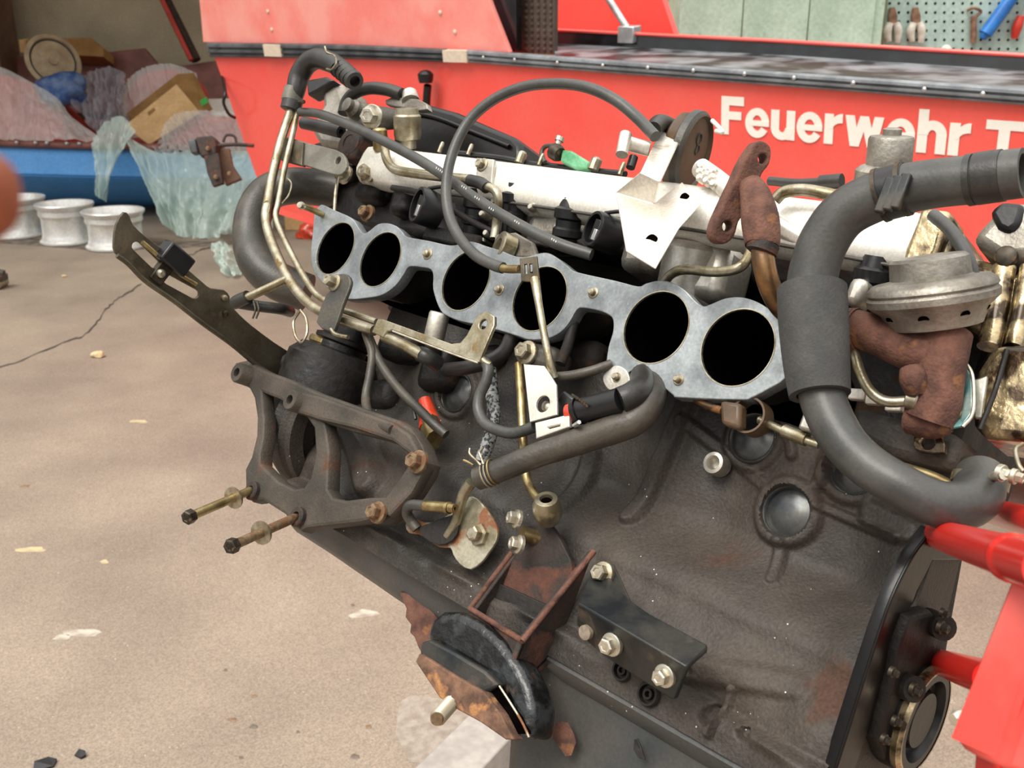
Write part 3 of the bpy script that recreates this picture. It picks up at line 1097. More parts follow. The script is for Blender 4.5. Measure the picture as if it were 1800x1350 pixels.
drape('plastic_sheet', [(215, 235, 7.85), (280, 268, 7.85), (350, 262, 7.85), (440, 268, 7.8), (480, 275, 7.75)], [(285, 385, 7.6), (305, 410, 7.5), (340, 420, 7.4), (400, 414, 7.35), (475, 408, 7.3)], 'film_green',
      'large crumpled greenish plastic sheet hanging over the blue hull to the floor', .13, 11, seed=2.0)
drape('plastic_sheet', [(160, 252, 7.85), (185, 215, 7.9), (215, 205, 7.9), (240, 232, 7.85)], [(172, 345, 7.75), (178, 350, 7.75), (186, 348, 7.75), (200, 280, 7.75)], 'film_green',
      'narrow strip of greenish plastic hanging down in front of the blue hull', .08, 6, 30, 30, seed=5.0)
drape('plastic_sheet', [(-60, 110, 8.15), (0, 118, 8.15), (50, 142, 8.15), (100, 172, 8.1), (118, 200, 8.05)], [(-60, 246, 7.93), (0, 246, 7.93), (40, 247, 7.93), (110, 248, 7.93), (182, 246, 7.93)], 'film_clear',
      'clear plastic sheet stretched over the red seat at the left', .07, 12, seed=9.0)
drape('plastic_sheet', [(212, 180, 8.5), (225, 140, 8.5), (256, 118, 8.5), (300, 112, 8.5), (345, 128, 8.5)], [(215, 250, 8.4), (250, 248, 8.4), (290, 246, 8.4), (330, 246, 8.4), (362, 246, 8.4)], 'film_clear',
      'clear plastic pulled tight over the rounded red seat back', .05, 14, seed=12.0)
drape('plastic_sheet', [(275, 258, 8.0), (296, 210, 8.0), (340, 194, 8.0), (435, 200, 8.0)], [(270, 268, 7.88), (330, 268, 7.88), (380, 268, 7.88), (445, 272, 7.88)], 'film_clear',
      'wrinkled clear plastic bunched over the cushion right of the cardboard box', .09, 14, seed=15.0)
drape('plastic_bag', [(140, 138, 8.5), (165, 124, 8.5), (195, 118, 8.5), (222, 130, 8.5)], [(135, 190, 8.2), (160, 225, 8.1), (190, 240, 8.1), (215, 190, 8.2)], 'film_grey',
      'grey translucent plastic bag heaped in the middle of the blue boat', .16, 6, seed=21.0, cat='plastic bag')
lump('blue_bag', bb(112, 185, 8.3), .2, .16, .14, 'cloth_blue', 8, 'dark blue cloth bag behind the clear plastic', 'bag', .5)
# round tan speaker leaning on the seat
sp = thing('round_speaker', bb(95, 145, 8.4), 'round tan speaker with a raised centre leaning in the blue boat', 'speaker')
ax = (CAM - bb(95, 108, 8.4)).normalized() + V((.5, 0, .45))
c = bb(93, 108, 8.4)
lathe('ring', c, ax, [(.2, -.03), (.22, -.01), (.225, .012), (.19, .02), (.185, .008), (.1, .004), (.09, .01), (.08, .012), (.04, .016), (.035, .03), (.01, .03)], 'speaker_tan', sp, 40)
lathe('groove', c, ax, [(.168, .004), (.174, .0125), (.182, .0125), (.186, .004)], 'plastic_black', sp, 40)
# cardboard boxes
cb = thing('cardboard_box', bb(290, 250, 8.2), 'open tan cardboard box tipped over on the plastic', 'box')
q = [bb(218, 222, 8.1), bb(310, 148, 8.1), bb(352, 198, 8.05), bb(262, 254, 8.05)]
ngon_prism('side_panel', q, 'cardboard', cb, FWD * .012 + V((0, 0, -.004)))
ngon_prism('end_panel', [bb(311, 149, 8.11), bb(340, 127, 8.3), bb(373, 192, 8.25), bb(352, 199, 8.06)], 'cardboard_dark', cb, FWD * .012)
ngon_prism('back_panel', [bb(222, 200, 8.4), bb(312, 130, 8.4), bb(340, 128, 8.35), bb(330, 200, 8.4), bb(262, 240, 8.35)], 'cardboard_dark', cb, FWD * .012)
ngon_prism('handle_slot', [bb(259, 198, 8.085), bb(270, 189, 8.085), bb(273, 193, 8.085), bb(262, 203, 8.085)], 'cardboard_dark', cb, FWD * .012)
M('sticker_green', '#3fae4a', rough=0.6)
ngon_prism('green_sticker', [bb(351, 177, 8.15), bb(363, 170, 8.15), bb(366, 180, 8.15), bb(354, 187, 8.15)], 'sticker_green', cb, FWD * .01)
c2 = thing('cardboard_box', bb(100, 95, 9.1), 'flat brown cardboard box behind the round speaker', 'box')
ngon_prism('front_panel', [bb(36, 92, 9.0), bb(33, 70, 9.0), bb(50, 68, 9.1), bb(54, 92, 9.1)], 'cardboard', c2, FWD * .02)
ngon_prism('body', [bb(50, 92, 9.05), bb(48, 68, 9.05), bb(160, 66, 9.1), bb(182, 84, 9.1), bb(182, 100, 9.1)], 'cardboard_dark', c2, FWD * .25, .005)
pp = tag(ngon_prism('paper_sheet', [bb(366, 174, 8.6), bb(430, 172, 8.6), bb(440, 204, 8.4), bb(372, 204, 8.4)], 'paper_white', None, V((0, 0, -.03))), 'white paper sheet lying behind the red cushion', 'paper')
pol = thing('leaning_pole', bb(360, 130, 9.0), 'worn red and black pole leaning against the back wall', 'pole')
tube('pole', [bb(262, -60, 9.3), bb(345, 106, 9.25)], .045, 'rust_dark', pol, seg=10)
tube('red_strip', [bb(256, -60, 9.23), bb(336, 106, 9.18)], .022, 'seat_red', pol, seg=8)
tube('mooring_line', [BP(388, 120, -.05), bb(396, 160, 5.12), bb(393, 180, 5.12), bb(402, 200, 5.15), bb(413, 207, 5.2)], .008, 'plastic_black', boat, seg=8)
drape('plastic_scrap', [(372, 428, 6.4), (392, 424, 6.4), (408, 438, 6.4)], [(384, 476, 6.2), (402, 486, 6.15), (422, 480, 6.2)], 'film_green', 'small crumpled greenish plastic scrap on the floor beside the black pipe', .16, 4, 24, 24, seed=31.0)
# clutter that shows between the engine and its tubes
rg = lump('orange_rag', G(556, 418), .12, .1, .07, 'plastic_red', 14, 'small orange rag on the floor seen behind the intake flange', 'rag', .7)
wd = box('timber_block', G(528, 402) + UP * .09, (.2, .16, .18), 'cardboard', None, None, .006)
tag(wd, 'short tan timber block behind the steel tubes', 'timber')
# left edge: nose of a trolley jack
jk = thing('trolley_jack', G(2, 508), 'grey nose of a trolley jack on the floor at the left edge', 'jack')
p = G(2, 506)
box('frame', p + V((-.12, 0, .06)), (.3, .1, .04), 'cast_bracket', jk, None, .008)
lathe('roller', p + V((.0, -.06, .03)), YY, [(.028, 0), (.03, .01), (.03, .1), (.028, .11)], 'bolt_steel', jk, 20)
tube('lifting_arm', [p + V((-.2, 0, .08)), p + V((-.05, 0, .1)), p + V((.03, 0, .085))], .022, 'cast_bracket', jk, seg=8)

# ================================================================ the engine
engine = thing('engine', V((E(.3, .1, -.1).x, E(.3, .1, -.1).y, E(.3, .38, -.1).z)), 'dirty black six cylinder engine with bare intake ports and loose hoses on a red stand', 'engine')

# ---- intake flange
FO = [(553, 373), (561, 362), (568, 360), (587, 369), (618, 383), (629, 398), (639, 410), (651, 404), (664, 394), (680, 392), (696, 397), (707, 407), (716, 416), (753, 423), (784, 430),
      (798, 431), (809, 428), (824, 424), (840, 427), (853, 432), (880, 440), (905, 450), (925, 451), (943, 446), (962, 444), (981, 454), (1000, 469), (1014, 478), (1081, 493), (1121, 503), (1135, 498), (1157, 493),
      (1180, 496), (1204, 510), (1221, 528), (1236, 538), (1252, 533), (1275, 524), (1300, 522), (1325, 528), (1350, 542), (1370, 562), (1386, 590), (1392, 625), (1380, 664), (1352, 683), (1321, 699),
      (1300, 703), (1194, 699), (1183, 695), (1161, 678), (1109, 652), (1107, 668), (1099, 684), (1083, 690), (1067, 683), (1059, 666), (1064, 645), (1069, 610), (1077, 583), (1077, 562), (1069, 553), (1052, 546),
      (1024, 541), (1014, 544), (1007, 555), (1000, 567), (986, 583), (962, 595), (929, 597), (910, 591), (874, 580), (829, 569), (804, 563), (782, 553), (771, 540), (761, 509), (761, 484), (756, 473), (742, 470),
      (724, 468), (716, 471), (709, 482), (698, 498), (684, 511), (667, 520), (644, 524), (616, 526), (593, 520), (564, 495), (549, 471), (546, 447), (549, 413), (551, 389)]
PT = [0, .0756, .2011, .2934, .4158, .4882]
fl_holes = [(E(t, 0, 0), .028) for t in PT]
flange = plate_world('intake_flange', E(0, 0, 0), EN, [P(u, v) for u, v in FO], fl_holes, .012, 'flange_grey', engine, .0008, 3)
flange['label'] = 'grey machined intake flange with six round ports'
for i, t in enumerate(PT):
    # a ring of gasket edge and the runner behind each port, coloured black for its inner shade
    bm = bmesh.new()
    me = lathe_mesh(E(t, 0, -.001), -EN, [(.0276, 0), (.0276, .14), (.001, .14)], 40, cap=False)
    bm.from_mesh(me)
    me2 = lathe_mesh(E(t, 0, -.012), -EN, [(.03, 0), (.03, .129), (.001, .13)], 40, cap=False)
    bm.from_mesh(me2)
    link('port_runner', from_bm(bm), 'recess_shade', flange)
    link('port_lip', lathe_mesh(E(t, 0, .0), EN, [(.0291, -.001), (.0289, .0004), (.0281, .0004), (.0279, -.002)], 48, cap=False), 'steel_tube', flange, angle=20)
for u, v in [(752, 447), (1043, 515), (1193, 668), (1085, 664), (878, 510)]:
    p = P(u, v)
    r = 10 * mpp(p)
    lathe('stud', p, EN, [(r * 1.05, -.004), (r * 1.05, .0005), (r * .95, .0008), (r * .62, .0008), (r * .62, .004), (r * .4, .005)], 'bolt_steel', flange, 16)
ear = plate('flange_ear', .0015, [(1107, 668), (1099, 684), (1083, 690), (1067, 683), (1059, 666), (1066, 650), (1083, 642), (1100, 650)], [(1083, 664, 8)], .0035, 'aluminium', flange, .0008, 4)
# stud with nut at the top left corner
tube('stud', [(566, 377, .001), (545, 367, .02), (528, 361, .035)], 5.5, 'brass_zinc', flange, seg=10)
lathe('stud_tip', P(529, 361, .036), (P(529, 361, .036) - P(545, 367, .02)), [(.0035, -.004), (.0042, 0), (.003, .003)], 'bolt_bright', flange, 12)
# the manifold body: six stubby runners reaching back to the head, and its upper shoulder
for i, t in enumerate(PT):
    tube('runner', [E(t, 0, -.012), E(t, -.004, -.05), E(t + (0.006 if i % 2 == 0 else -.006), -.01, -.1), E(t + (.01 if i % 2 == 0 else -.01), -.012, -.15)], [.0345, .033, .031, .03], 'cast_dark', engine, seg=24, caps=False)
# ---- block: a cast side wall with its swellings, bosses, ribs and ledge
def sstep(e0, e1, x):
    t = min(1, max(0, (x - e0) / (e1 - e0)))
    return t * t * (3 - 2 * t)


A0, A1 = .06, .648
plugs = [ab(1385, 900, -.05), ab(1325, 770, -.05), ab(1500, 822, -.05), ab(800, 690, -.05)]


def seg_d(a, b, p, q):
    d = (q[0] - p[0], q[1] - p[1])
    t = ((a - p[0]) * d[0] + (b - p[1]) * d[1]) / (d[0] ** 2 + d[1] ** 2)
    t = min(1, max(0, t))
    return math.hypot(a - p[0] - d[0] * t, b - p[1] - d[1] * t)


RIBS = [(ab(1376, 955, -.05), ab(1362, 1015, -.04), .006, .004), (ab(1440, 888, -.05), ab(1570, 945, -.04), .005, .004), (ab(1340, 850, -.05), ab(1210, 745, -.05), .007, .003),
        (ab(1215, 700, -.05), ab(1120, 905, -.045), .012, .009), (ab(1040, 800, -.05), ab(1010, 900, -.045), .011, .006), (ab(1440, 850, -.05), ab(1480, 780, -.05), .007, .005),
        (ab(1395, 800, -.05), ab(1385, 745, -.05), .006, .005), (ab(1530, 900, -.05), ab(1600, 935, -.045), .012, .008),
        (ab(1290, 1215, -.005), ab(1265, 1290, -.005), .004, .006), (ab(1150, 1165, -.005), ab(1400, 1205, -.005), .012, .005), (ab(640, 740, -.05), ab(700, 860, -.05), .02, .012)]
HOLES = [(ab(1247, 1256, .004), .007, .01), (ab(1309, 1290, .006), .0045, .008), (ab(1212, 1180, .0), .003, .002)]


def block_n(a, b):
    n = -.052 + .038 * sstep(.118, .175, b) + .012 * sstep(.175, .215, b)
    up = 1 - sstep(.12, .16, b)
    n += .0045 * up * math.cos((a - .05) / .0976 * 2 * math.pi)
    for pa, pb_ in plugs:
        r = math.hypot(a - pa, b - pb_)
        n += .005 * (1 - sstep(.022, .0275, r)) - .013 * (1 - sstep(.0165, .0185, r))
    for p, q, w, h in RIBS:
        d = seg_d(a, b, p, q)
        n += h * (1 - sstep(w * .35, w, d))
    n += .011 * sstep(.226, .234, b)                     # pan rail
    n += .004 * sstep(.20, .232, b) * math.sin(a * 64) * (1 - sstep(.232, .24, b))
    n -= .012 * (1 - sstep(.1, .3, a)) * sstep(.12, .2, b)
    n += .01 * sstep(.6, .64, a) * sstep(.07, .1, b)     # bell housing flange at the rear
    for (pa, pb_), r, h in HOLES:
        n -= h * (1 - sstep(r * .5, r * 1.15, math.hypot(a - pa, b - pb_)))
    n += .0012 * noise.noise(V((a * 60, b * 60, 0)))
    return n


NA, NB = 420, 210
BB0, BB1 = .036, .252
bv, bf = [], []
for j in range(NB + 1):
    for i in range(NA + 1):
        a = A0 + (A1 - A0) * i / NA
        b = BB0 + (BB1 - BB0) * j / NB
        bv.append(E(a, b, block_n(a, b)))
k = NA + 1
bf += [(j * k + i, (j + 1) * k + i, (j + 1) * k + i + 1, j * k + i + 1) for j in range(NB) for i in range(NA)]
# close the sides and the back
border = [i for i in range(k)] + [j * k + NA for j in range(1, NB + 1)] + [NB * k + i for i in range(NA - 1, -1, -1)] + [j * k for j in range(NB - 1, 0, -1)]
bi = len(bv)
for idx in border:
    p = bv[idx] - EO
    bv.append(E(p.dot(EA), p.dot(EB), -.085 - .32 * max(0, p.dot(EB) - .08) - .12 * (1 - sstep(.56, .6, p.dot(EA)))))
m_ = len(border)
bf += [(border[i], border[(i + 1) % m_], bi + (i + 1) % m_, bi + i) for i in range(m_)]
bf.append(tuple(bi + i for i in range(m_))[::-1])
bm = bmesh.new()
bm.from_mesh(pyd(bv, bf))
block = link('engine_block', from_bm(bm), 'cast_block', engine, angle=50)
for (pa, pb_) in plugs:
    n0 = block_n(pa + .0205, pb_) - .0025
    lathe('core_plug', E(pa, pb_, n0), EN, [(.0194, -.008), (.0194, .0008), (.0178, .0018), (.0166, .001), (.0160, -.002), (.0148, -.0016), (.011, .0), (.006, .001), (.001, .0013)], 'plug_steel', block, 48, angle=60)
# ---- oil pan below the rail
pan = [(.05, .252, -.02), (.05, .268, -.024), (.38, .268, -.01), (.41, .285, -.012), (.43, .33, -.02), (.44, .42, -.04), (.64, .42, -.04), (.645, .252, -.006)]
bm = bmesh.new()
vs0, vs1 = [], []
rowb = [0, .006, .016, .1, .16]
ov, of = [], []
for i in range(61):
    a = .05 + (.645 - .05) * i / 60
    dp = .036 + .144 * sstep(.385, .45, a)
    nn = -.024 + .022 * sstep(.05, .3, a)
    for w, dn in ((0, .008), (.03, .01), (.06, .006), (.09, -.002), (.2, -.004), (.45, -.006), (.75, -.012), (.93, -.022), (1, -.05)):
        ov.append(E(a, .25 + dp * w, nn + dn + .0015 * noise.noise(V((a * 20, w * 6, 3)))))
    bk = -.25 + .12 * sstep(.5, .6, a)
    ov.append(E(a, .25 + dp, bk))
    ov.append(E(a, .25, bk))
kk = 11
of += [(i * kk + j, (i + 1) * kk + j, (i + 1) * kk + (j + 1) % kk, i * kk + (j + 1) % kk) for i in range(60) for j in range(kk)]
of += [tuple(range(kk)), tuple(60 * kk + j for j in range(kk))[::-1]]
bm.from_mesh(pyd(ov, of))
oil_pan = link('oil_pan', from_bm(bm), 'pan_paint', engine, angle=45)


def flake(name, pts, n, mat, parent, amp=.0):
    return plate(name, n, pts, [], .0012, mat, parent, .0003)


flake('rust_patch', [(980, 1268), (998, 1270), (1008, 1290), (1012, 1305), (1004, 1328), (994, 1330), (986, 1318), (973, 1300), (970, 1288)], .0035, 'rust', oil_pan)
flake('rust_patch', [(940, 1288), (950, 1283), (948, 1297), (938, 1300)], .0035, 'rust', oil_pan)
flake('tar_mark', [(1115, 1300), (1121, 1298), (1128, 1318), (1134, 1336), (1122, 1332), (1113, 1318)], .003, 'grease_and_shade', oil_pan)
# ---- cylinder head behind the manifold, dark and greasy
hv = []
box('cylinder_head', E(.265, -.03, -.225), (.67, .12, .16), 'cast_dark', engine, EAX, .006)
box('head_shelf', E(.29, -.09, -.13), (.66, .03, .06), 'grease_and_shade', engine, EAX, .006)

# ---- fuel rail
prof = [(-.129, -.062), (-.129, -.042), (-.124, -.034), (-.117, -.032), (-.098, -.030), (-.091, -.033), (-.086, -.040), (-.084, -.052), (-.086, -.062)]
ra = [-.063, -.06, .562, .566]
rv, kk = [], len(prof)
for i, a in enumerate(ra):
    s = .93 if i in (0, 3) else 1
    for b, n in prof:
        rv.append(E(a, -.107 + (b + .107) * s, -.047 + (n + .047) * s))
rf = [(i * kk + j, i * kk + (j + 1) % kk, (i + 1) * kk + (j + 1) % kk, (i + 1) * kk + j) for i in range(3) for j in range(kk)]
rf += [tuple(range(kk)), tuple(3 * kk + j for j in range(kk))[::-1]]
bm = bmesh.new()
bm.from_mesh(pyd(rv, rf))
rail = link('fuel_rail', from_bm(bm), 'rail_bright', engine, angle=40)
rail['label'] = 'bright machined aluminium fuel rail'
plate('rail_tab', -.027, [(838, 277), (868, 280), (864, 322), (836, 318)], [], .004, 'aluminium', rail, .001)
bolt(848, 290, -.027, 9, 'bolt_steel', rail)
tube('rail_seam', [(720, 332, -.034), (1000, 371, -.034), (1300, 418, -.034), (1585, 470, -.034)], 3, 'flange_dark', rail, seg=8)
# end of rail: pressure regulator with its bracket
reg = lathe('pressure_regulator', D(1558, 322, .74), UP, [(.021, -.03), (.021, .0), (.0225, .002), (.0225, .009), (.019, .012), (.0158, .013), (.0158, .031), (.0148, .033), (.0065, .034), (.0065, .038), (.004, .039)], 'aluminium_cast', engine, 40)
box('rail_end_block', E(.575, -.105, -.05), (.02, .05, .035), 'oily_alu', rail, EAX, .003)
tube('rail_end_fitting', [(1600, 400, -.04), (1625, 392, -.05), (1640, 400, -.06)], 20, 'oily_alu', rail, seg=16)
tube('vacuum_pipe', [(1352, 318, -.05), (1400, 322, -.05), (1450, 320, -.05)], 8, 'rubber', engine, seg=12)
tube('pipe_collar', [(1442, 321, -.05), (1480, 318, -.05)], 13, 'rubber', engine, seg=16, bore=.6)
tube('fuel_pipe', [(1362, 352, -.02), (1378, 338, -.02), (1410, 334, -.02), (1450, 340, -.02), (1500, 352, -.03)], 11, 'steel_tube', engine)
tube('fuel_pipe', [(1165, 500, -.03), (1180, 482, -.025), (1205, 474, -.02), (1260, 478, -.02), (1300, 470, -.02), (1318, 445, -.025), (1322, 420, -.03)], 9, 'steel_tube', engine)
tube('fuel_return_pipe', [(676, 262, -.02), (681, 282, -.018), (695, 298, -.018), (730, 305, -.018), (780, 311, -.018), (830, 316, -.018)], 8.5, 'steel_tube', engine)
tube('fuel_hose_stub', [(826, 317, -.018), (845, 322, -.017), (856, 330, -.017)], 11, 'rubber', engine)
tube('fuel_return_pipe', [(852, 326, -.017), (870, 335, -.017), (876, 352, -.02), (872, 395, -.03), (868, 420, -.03)], 8, 'steel_tube', engine)
# wiring bits along the top of the rail
for u, v, r in [(774, 262, 4), (825, 266, 4), (915, 280, 8), (950, 284, 4), (1045, 292, 9), (1092, 300, 4)]:
    p = P(u, v, -.06)
    lathe('rail_nut', p, -EB, [(r * .6e-3, -.004), (r * .6e-3, .006), (r * .4e-3, .008)], 'bolt_steel', rail, 10)
tube('wiring_loom', [(800, 268, -.065), (880, 277, -.065), (940, 288, -.065), (1100, 306, -.065)], 5, 'plastic_black', engine, seg=8)
gc = P(1005, 282, -.055)
green = ngon_prism('green_connector', [P(987, 262, -.055), P(1003, 264, -.055), P(1036, 284, -.055), P(1030, 296, -.055), P(1012, 297, -.055), P(984, 284, -.055)], 'plastic_green', engine, -EN * .016, .002)
lathe('metal_collar', P(978, 268, -.055), P(990, 274, -.055) - P(970, 262, -.055), [(.006, -.006), (.008, -.004), (.008, .002), (.0065, .006)], 'bolt_dark', green, 16)
lathe('rail_bolt', P(980, 255, -.055), -EB, [(.003, -.012), (.003, .004), (.0045, .004), (.0045, .008)], 'bolt_bright', engine, 10)
tube('wire', [(958, 285, -.06), (952, 270, -.06), (958, 258, -.06), (972, 256, -.06), (980, 262, -.06)], 4, 'rubber_brown', engine, seg=8)

# ---- dark castings behind the rail at the front end
vc = ngon_prism('cam_cover', [P(690, 200, -.11), P(720, 176, -.11), P(745, 180, -.11), P(800, 195, -.11), P(862, 222, -.11), P(903, 239, -.11), P(915, 252, -.11), P(917, 300, -.11), P(690, 290, -.11)], 'black_paint', engine, -EN * .14, .006)
tube('cover_rib', [P(700, 197, -.108), P(760, 205, -.108), P(830, 232, -.108), P(895, 258, -.108)], 4, 'black_paint', vc, seg=8)
ngon_prism('front_casting', [P(545, 250, -.07), P(600, 236, -.07), P(655, 250, -.07), P(720, 300, -.07), P(790, 345, -.07), P(800, 420, -.07), P(690, 410, -.07), P(600, 390, -.07), P(540, 340, -.07)], 'grease_and_shade', engine, -EN * .1, .008)
for i, (u, v, w, h, d) in enumerate([(640, 330, 60, 40, .03), (700, 345, 50, 60, .03), (600, 300, 50, 30, .02)]):
    ebox('front_boss', u, v, -.045 - .004 * i, w, h, d, 'grease_and_shade', engine, .008, 12)
bolt(646, 375, -.04, 11, 'bolt_rusty', engine)
bolt(648, 306, -.035, 13, 'bolt_steel', engine)
bolt(606, 307, -.03, 12, 'bolt_steel', engine)
# coolant neck at the front top
nk = ngon_prism('coolant_neck', [P(562, 148, -.06), P(580, 136, -.06), P(598, 146, -.06), P(608, 172, -.06), P(630, 192, -.06), P(640, 235, -.06), P(610, 262, -.06), P(560, 255, -.06), P(548, 235, -.06), P(552, 205, -.06), P(566, 185, -.06)], 'aluminium_cast', engine, -EN * .05, .008)
ngon_prism('hose_guard', [P(538, 140, -.05), P(572, 134, -.05), P(586, 140, -.05), P(556, 160, -.05), P(540, 168, -.05)], 'plastic_black', nk, -EN * .02, .003)
lathe('neck_port', P(613, 250, -.035), EN, [(.018, -.03), (.018, 0), (.0165, .001), (.009, .001), (.008, -.01)], 'rust_dark', nk, 28)
box('neck_block', P(636, 255, -.05), (.03, .045, .03), 'rust_dark', nk, EAX, .004)
lathe('neck_bolt', P(620, 190, -.045), EN, [(.011, -.01), (.011, 0), (.008, .004), (.008, .01), (.006, .011)], 'aluminium_cast', nk, 20)
tube('bypass_hose', [(533, 216, -.03), (560, 222, -.035), (600, 232, -.04)], 11, 'rubber', engine, bore=.5)
tube('vent_hose', [(604, 200, -.05), (610, 178, -.05), (626, 162, -.05), (652, 155, -.05), (682, 158, -.055), (706, 166, -.06)], 11, 'rubber', engine)
# breather valve beside the cover
bv_ = lathe('breather_valve', D(716, 214, 1.1), UP, [(.009, -.028), (.009, -.02), (.014, -.018), (.015, -.014), (.015, .006), (.013, .008), (.012, .014)], 'steel_tube', engine, 24)
bv_['label'] = 'gold and silver breather valve'
plate('valve_flange', -.06, [(677, 176), (690, 170), (735, 174), (750, 182), (752, 192), (735, 194), (690, 186), (678, 183)], [], .008, 'aluminium_cast', bv_, .001)
tube('valve_cap', [P(722, 178, -.065), P(720, 163, -.065)], [16, 13], 'aluminium', bv_, seg=20)
tube('banjo_barrel', [P(652, 205, -.035), P(672, 208, -.045), P(700, 210, -.06)], [19, 20, 17], 'flange_dark', bv_, seg=20)
bolt(654, 205, -.033, 15, 'bolt_bright', bv_, axis=(P(650, 204, -.02) - P(672, 208, -.045)))
lathe('collar', P(668, 245, -.03), UP, [(.007, -.012), (.008, -.01), (.008, .01), (.006, .012)], 'brass_zinc', bv_, 16)

# ---- grey tag with a hole
plate('lifting_tag', .0, [(497, 243), (503, 240), (540, 251), (590, 263), (606, 275), (609, 293), (600, 306), (585, 306), (540, 292), (495, 281), (492, 268)], [(594, 282, 7)], .004, 'grey_tag', engine, .001, 2)
plate('tag_clamp', .003, [(496, 241), (533, 250), (530, 291), (493, 281)], [], .006, 'arm_steel', engine, .001)

# ---- steel coolant tubes at the front, with the rubber elbow on top
tube('coolant_tube', [(513, 185, .005), (511, 195, .005), (495, 244, .01), (480, 304, .015), (470, 358, .02), (467, 380, .02), (471, 406, .02), (487, 448, .02), (507, 489, .02), (530, 521, .02), (558, 544, .02), (600, 562, .02), (658, 581, .02)], 8.5, 'steel_tube', engine)
tube('coolant_tube', [(522, 200, .0), (513, 242, .005), (501, 291, .01), (489, 356, .014), (485, 380, .015), (495, 410, .015), (515, 451, .015), (533, 484, .015), (553, 514, .015), (573, 529, .015), (602, 544, .015), (662, 566, .015)], 5.5, 'steel_tube', engine)
tube('branch_tube', [(509, 488, .02), (470, 507, .028), (430, 525, .036)], 7.5, 'steel_tube', engine)
tube('branch_hose', [(436, 522, .035), (416, 531, .037), (405, 538, .038)], [12, 12, 8], 'rubber', engine)
tube('branch_hose', [(420, 532, .034), (452, 538, .02), (492, 543, .0), (510, 548, -.02)], [11, 10, 10, 10], 'rubber', engine)
for u in (446, 452):
    tube('wire_clip', [(u, 530, .036), (u + 3, 545, .034), (u - 2, 560, .034)], 2, 'bolt_dark', engine, seg=6)
elbow = tube('rubber_elbow', [(513, 178, .005), (520, 158, .006), (526, 134, .007), (540, 112, .008), (558, 103, .009), (578, 108, .01), (594, 117, .011), (609, 129, .012), (624, 143, .013)], [16, 17, 18, 18, 18, 18, 17, 17, 16], 'rubber', engine, seg=20, bore=.6)
for u, v in [(598, 121), (605, 127), (612, 133), (619, 139)]:
    c = P(u, v, .012)
    link('rib', tube_mesh([c - (EA * .75 + EB * .6) * .0012, c + (EA * .75 + EB * .6) * .0012], 18.3 * mpp(c), seg=20), 'rubber', elbow)
c = P(515, 168, .006)
d_ = (P(513, 185, .005) - P(524, 145, .007)).normalized()
lathe('hose_band', c, d_, [(.0100, -.009), (.0118, -.008), (.0118, .007), (.0100, .009)], 'grey_tag', elbow, 24)
lathe('hose_band', P(513, 184, .005), d_, [(.0095, -.005), (.0118, -.004), (.0118, .006), (.0095, .007)], 'rubber', elbow, 24)
for du, dv in ((-17, -9), (-19, 9), (20, 4)):
    tube('band_tab', [(514 + du * .6, 176 + dv, .008), (514 + du, 175 + dv, .012)], 3.5, 'bolt_dark', elbow, seg=8)
tube('wire_clip', [(571, 82, .02), (575, 92, .02), (588, 98, .018), (591, 110, .026), (583, 122, .024), (574, 121, .02)], 1.8, 'bolt_steel', elbow, seg=6)

# ---- fat black pipe curling round the front
tube('coolant_pipe', [(600, 335, -.075), (560, 330, -.06), (510, 327, -.035), (470, 340, -.025), (447, 375, -.02), (441, 420, -.02), (452, 460, -.022), (485, 492, -.035), (540, 515, -.06)], [32, 32, 32, 32, 32, 32, 33, 34, 34], 'rubber_brown', engine, seg=28)
tube('drain_wire', [(500, 310, -.004), (512, 322, -.008), (508, 342, -.008), (496, 358, -.002)], 2, 'bolt_steel', engine, seg=6)
tube('support_rod', [(594, 312, -.02), (590, 340, -.02), (588, 372, -.02)], 3.5, 'bolt_steel', engine, seg=8)

# ---- slotted arm at the front end
ARM_A = -.02
AO = [(218, 373), (228, 380), (234, 395), (256, 416), (286, 438), (321, 466), (356, 496), (371, 507), (394, 510), (404, 521), (405, 534), (420, 552), (442, 572), (482, 602), (520, 626), (552, 648), (560, 672), (520, 668), (490, 662), (457, 643), (407, 602), (356, 565), (306, 526),
      (256, 492), (223, 460), (203, 446), (200, 426), (204, 395)]
def slot(u0, v0, u1, v1, w):
    d = V((u1 - u0, v1 - v0)).normalized()
    ang = math.atan2(d.y, d.x)
    pts = []
    for c, s in (((u1, v1), -1), ((u0, v0), 1)):
        for k in range(7):
            t = ang + s * math.pi / 2 + math.pi * k / 6
            pts.append((c[0] + w * math.cos(t), c[1] + w * math.sin(t)))
    return pts


apl = E(ARM_A, 0, 0)
arm = plate_world('slotted_arm', PA(AO[0][0], AO[0][1], ARM_A), EA, [PA(u, v, ARM_A) for u, v in AO], [[PA(u, v, ARM_A) for u, v in slot(240, 433, 272, 464, 8)], [PA(u, v, ARM_A) for u, v in slot(296, 492, 342, 517, 8)], (PA(393, 523, ARM_A), 3.5 * mpp(PA(393, 523, ARM_A)))], .0035, 'arm_steel', engine, .0006, 2)
tube('arm_lip', [PA(u, v, ARM_A + .003) for u, v in [(206, 449), (226, 464), (256, 494), (306, 529), (356, 568), (407, 605), (457, 646), (490, 664)]], 4.5, 'arm_steel', arm, seg=8)
tube('arm_rib', [PA(u, v, ARM_A + .002) for u, v in [(250, 425), (275, 447), (310, 478), (345, 500)]], 4, 'brass_zinc', arm, seg=8)
ax_ = [(EA), (PA(321, 470, 0) - PA(286, 440, 0)).normalized()]
ax_.append(ax_[0].cross(ax_[1]))
box('wire_clip', PA(303, 453, ARM_A) + EA * .004, (.018, .03, .02), 'plastic_black', arm, tuple(ax_), .002)
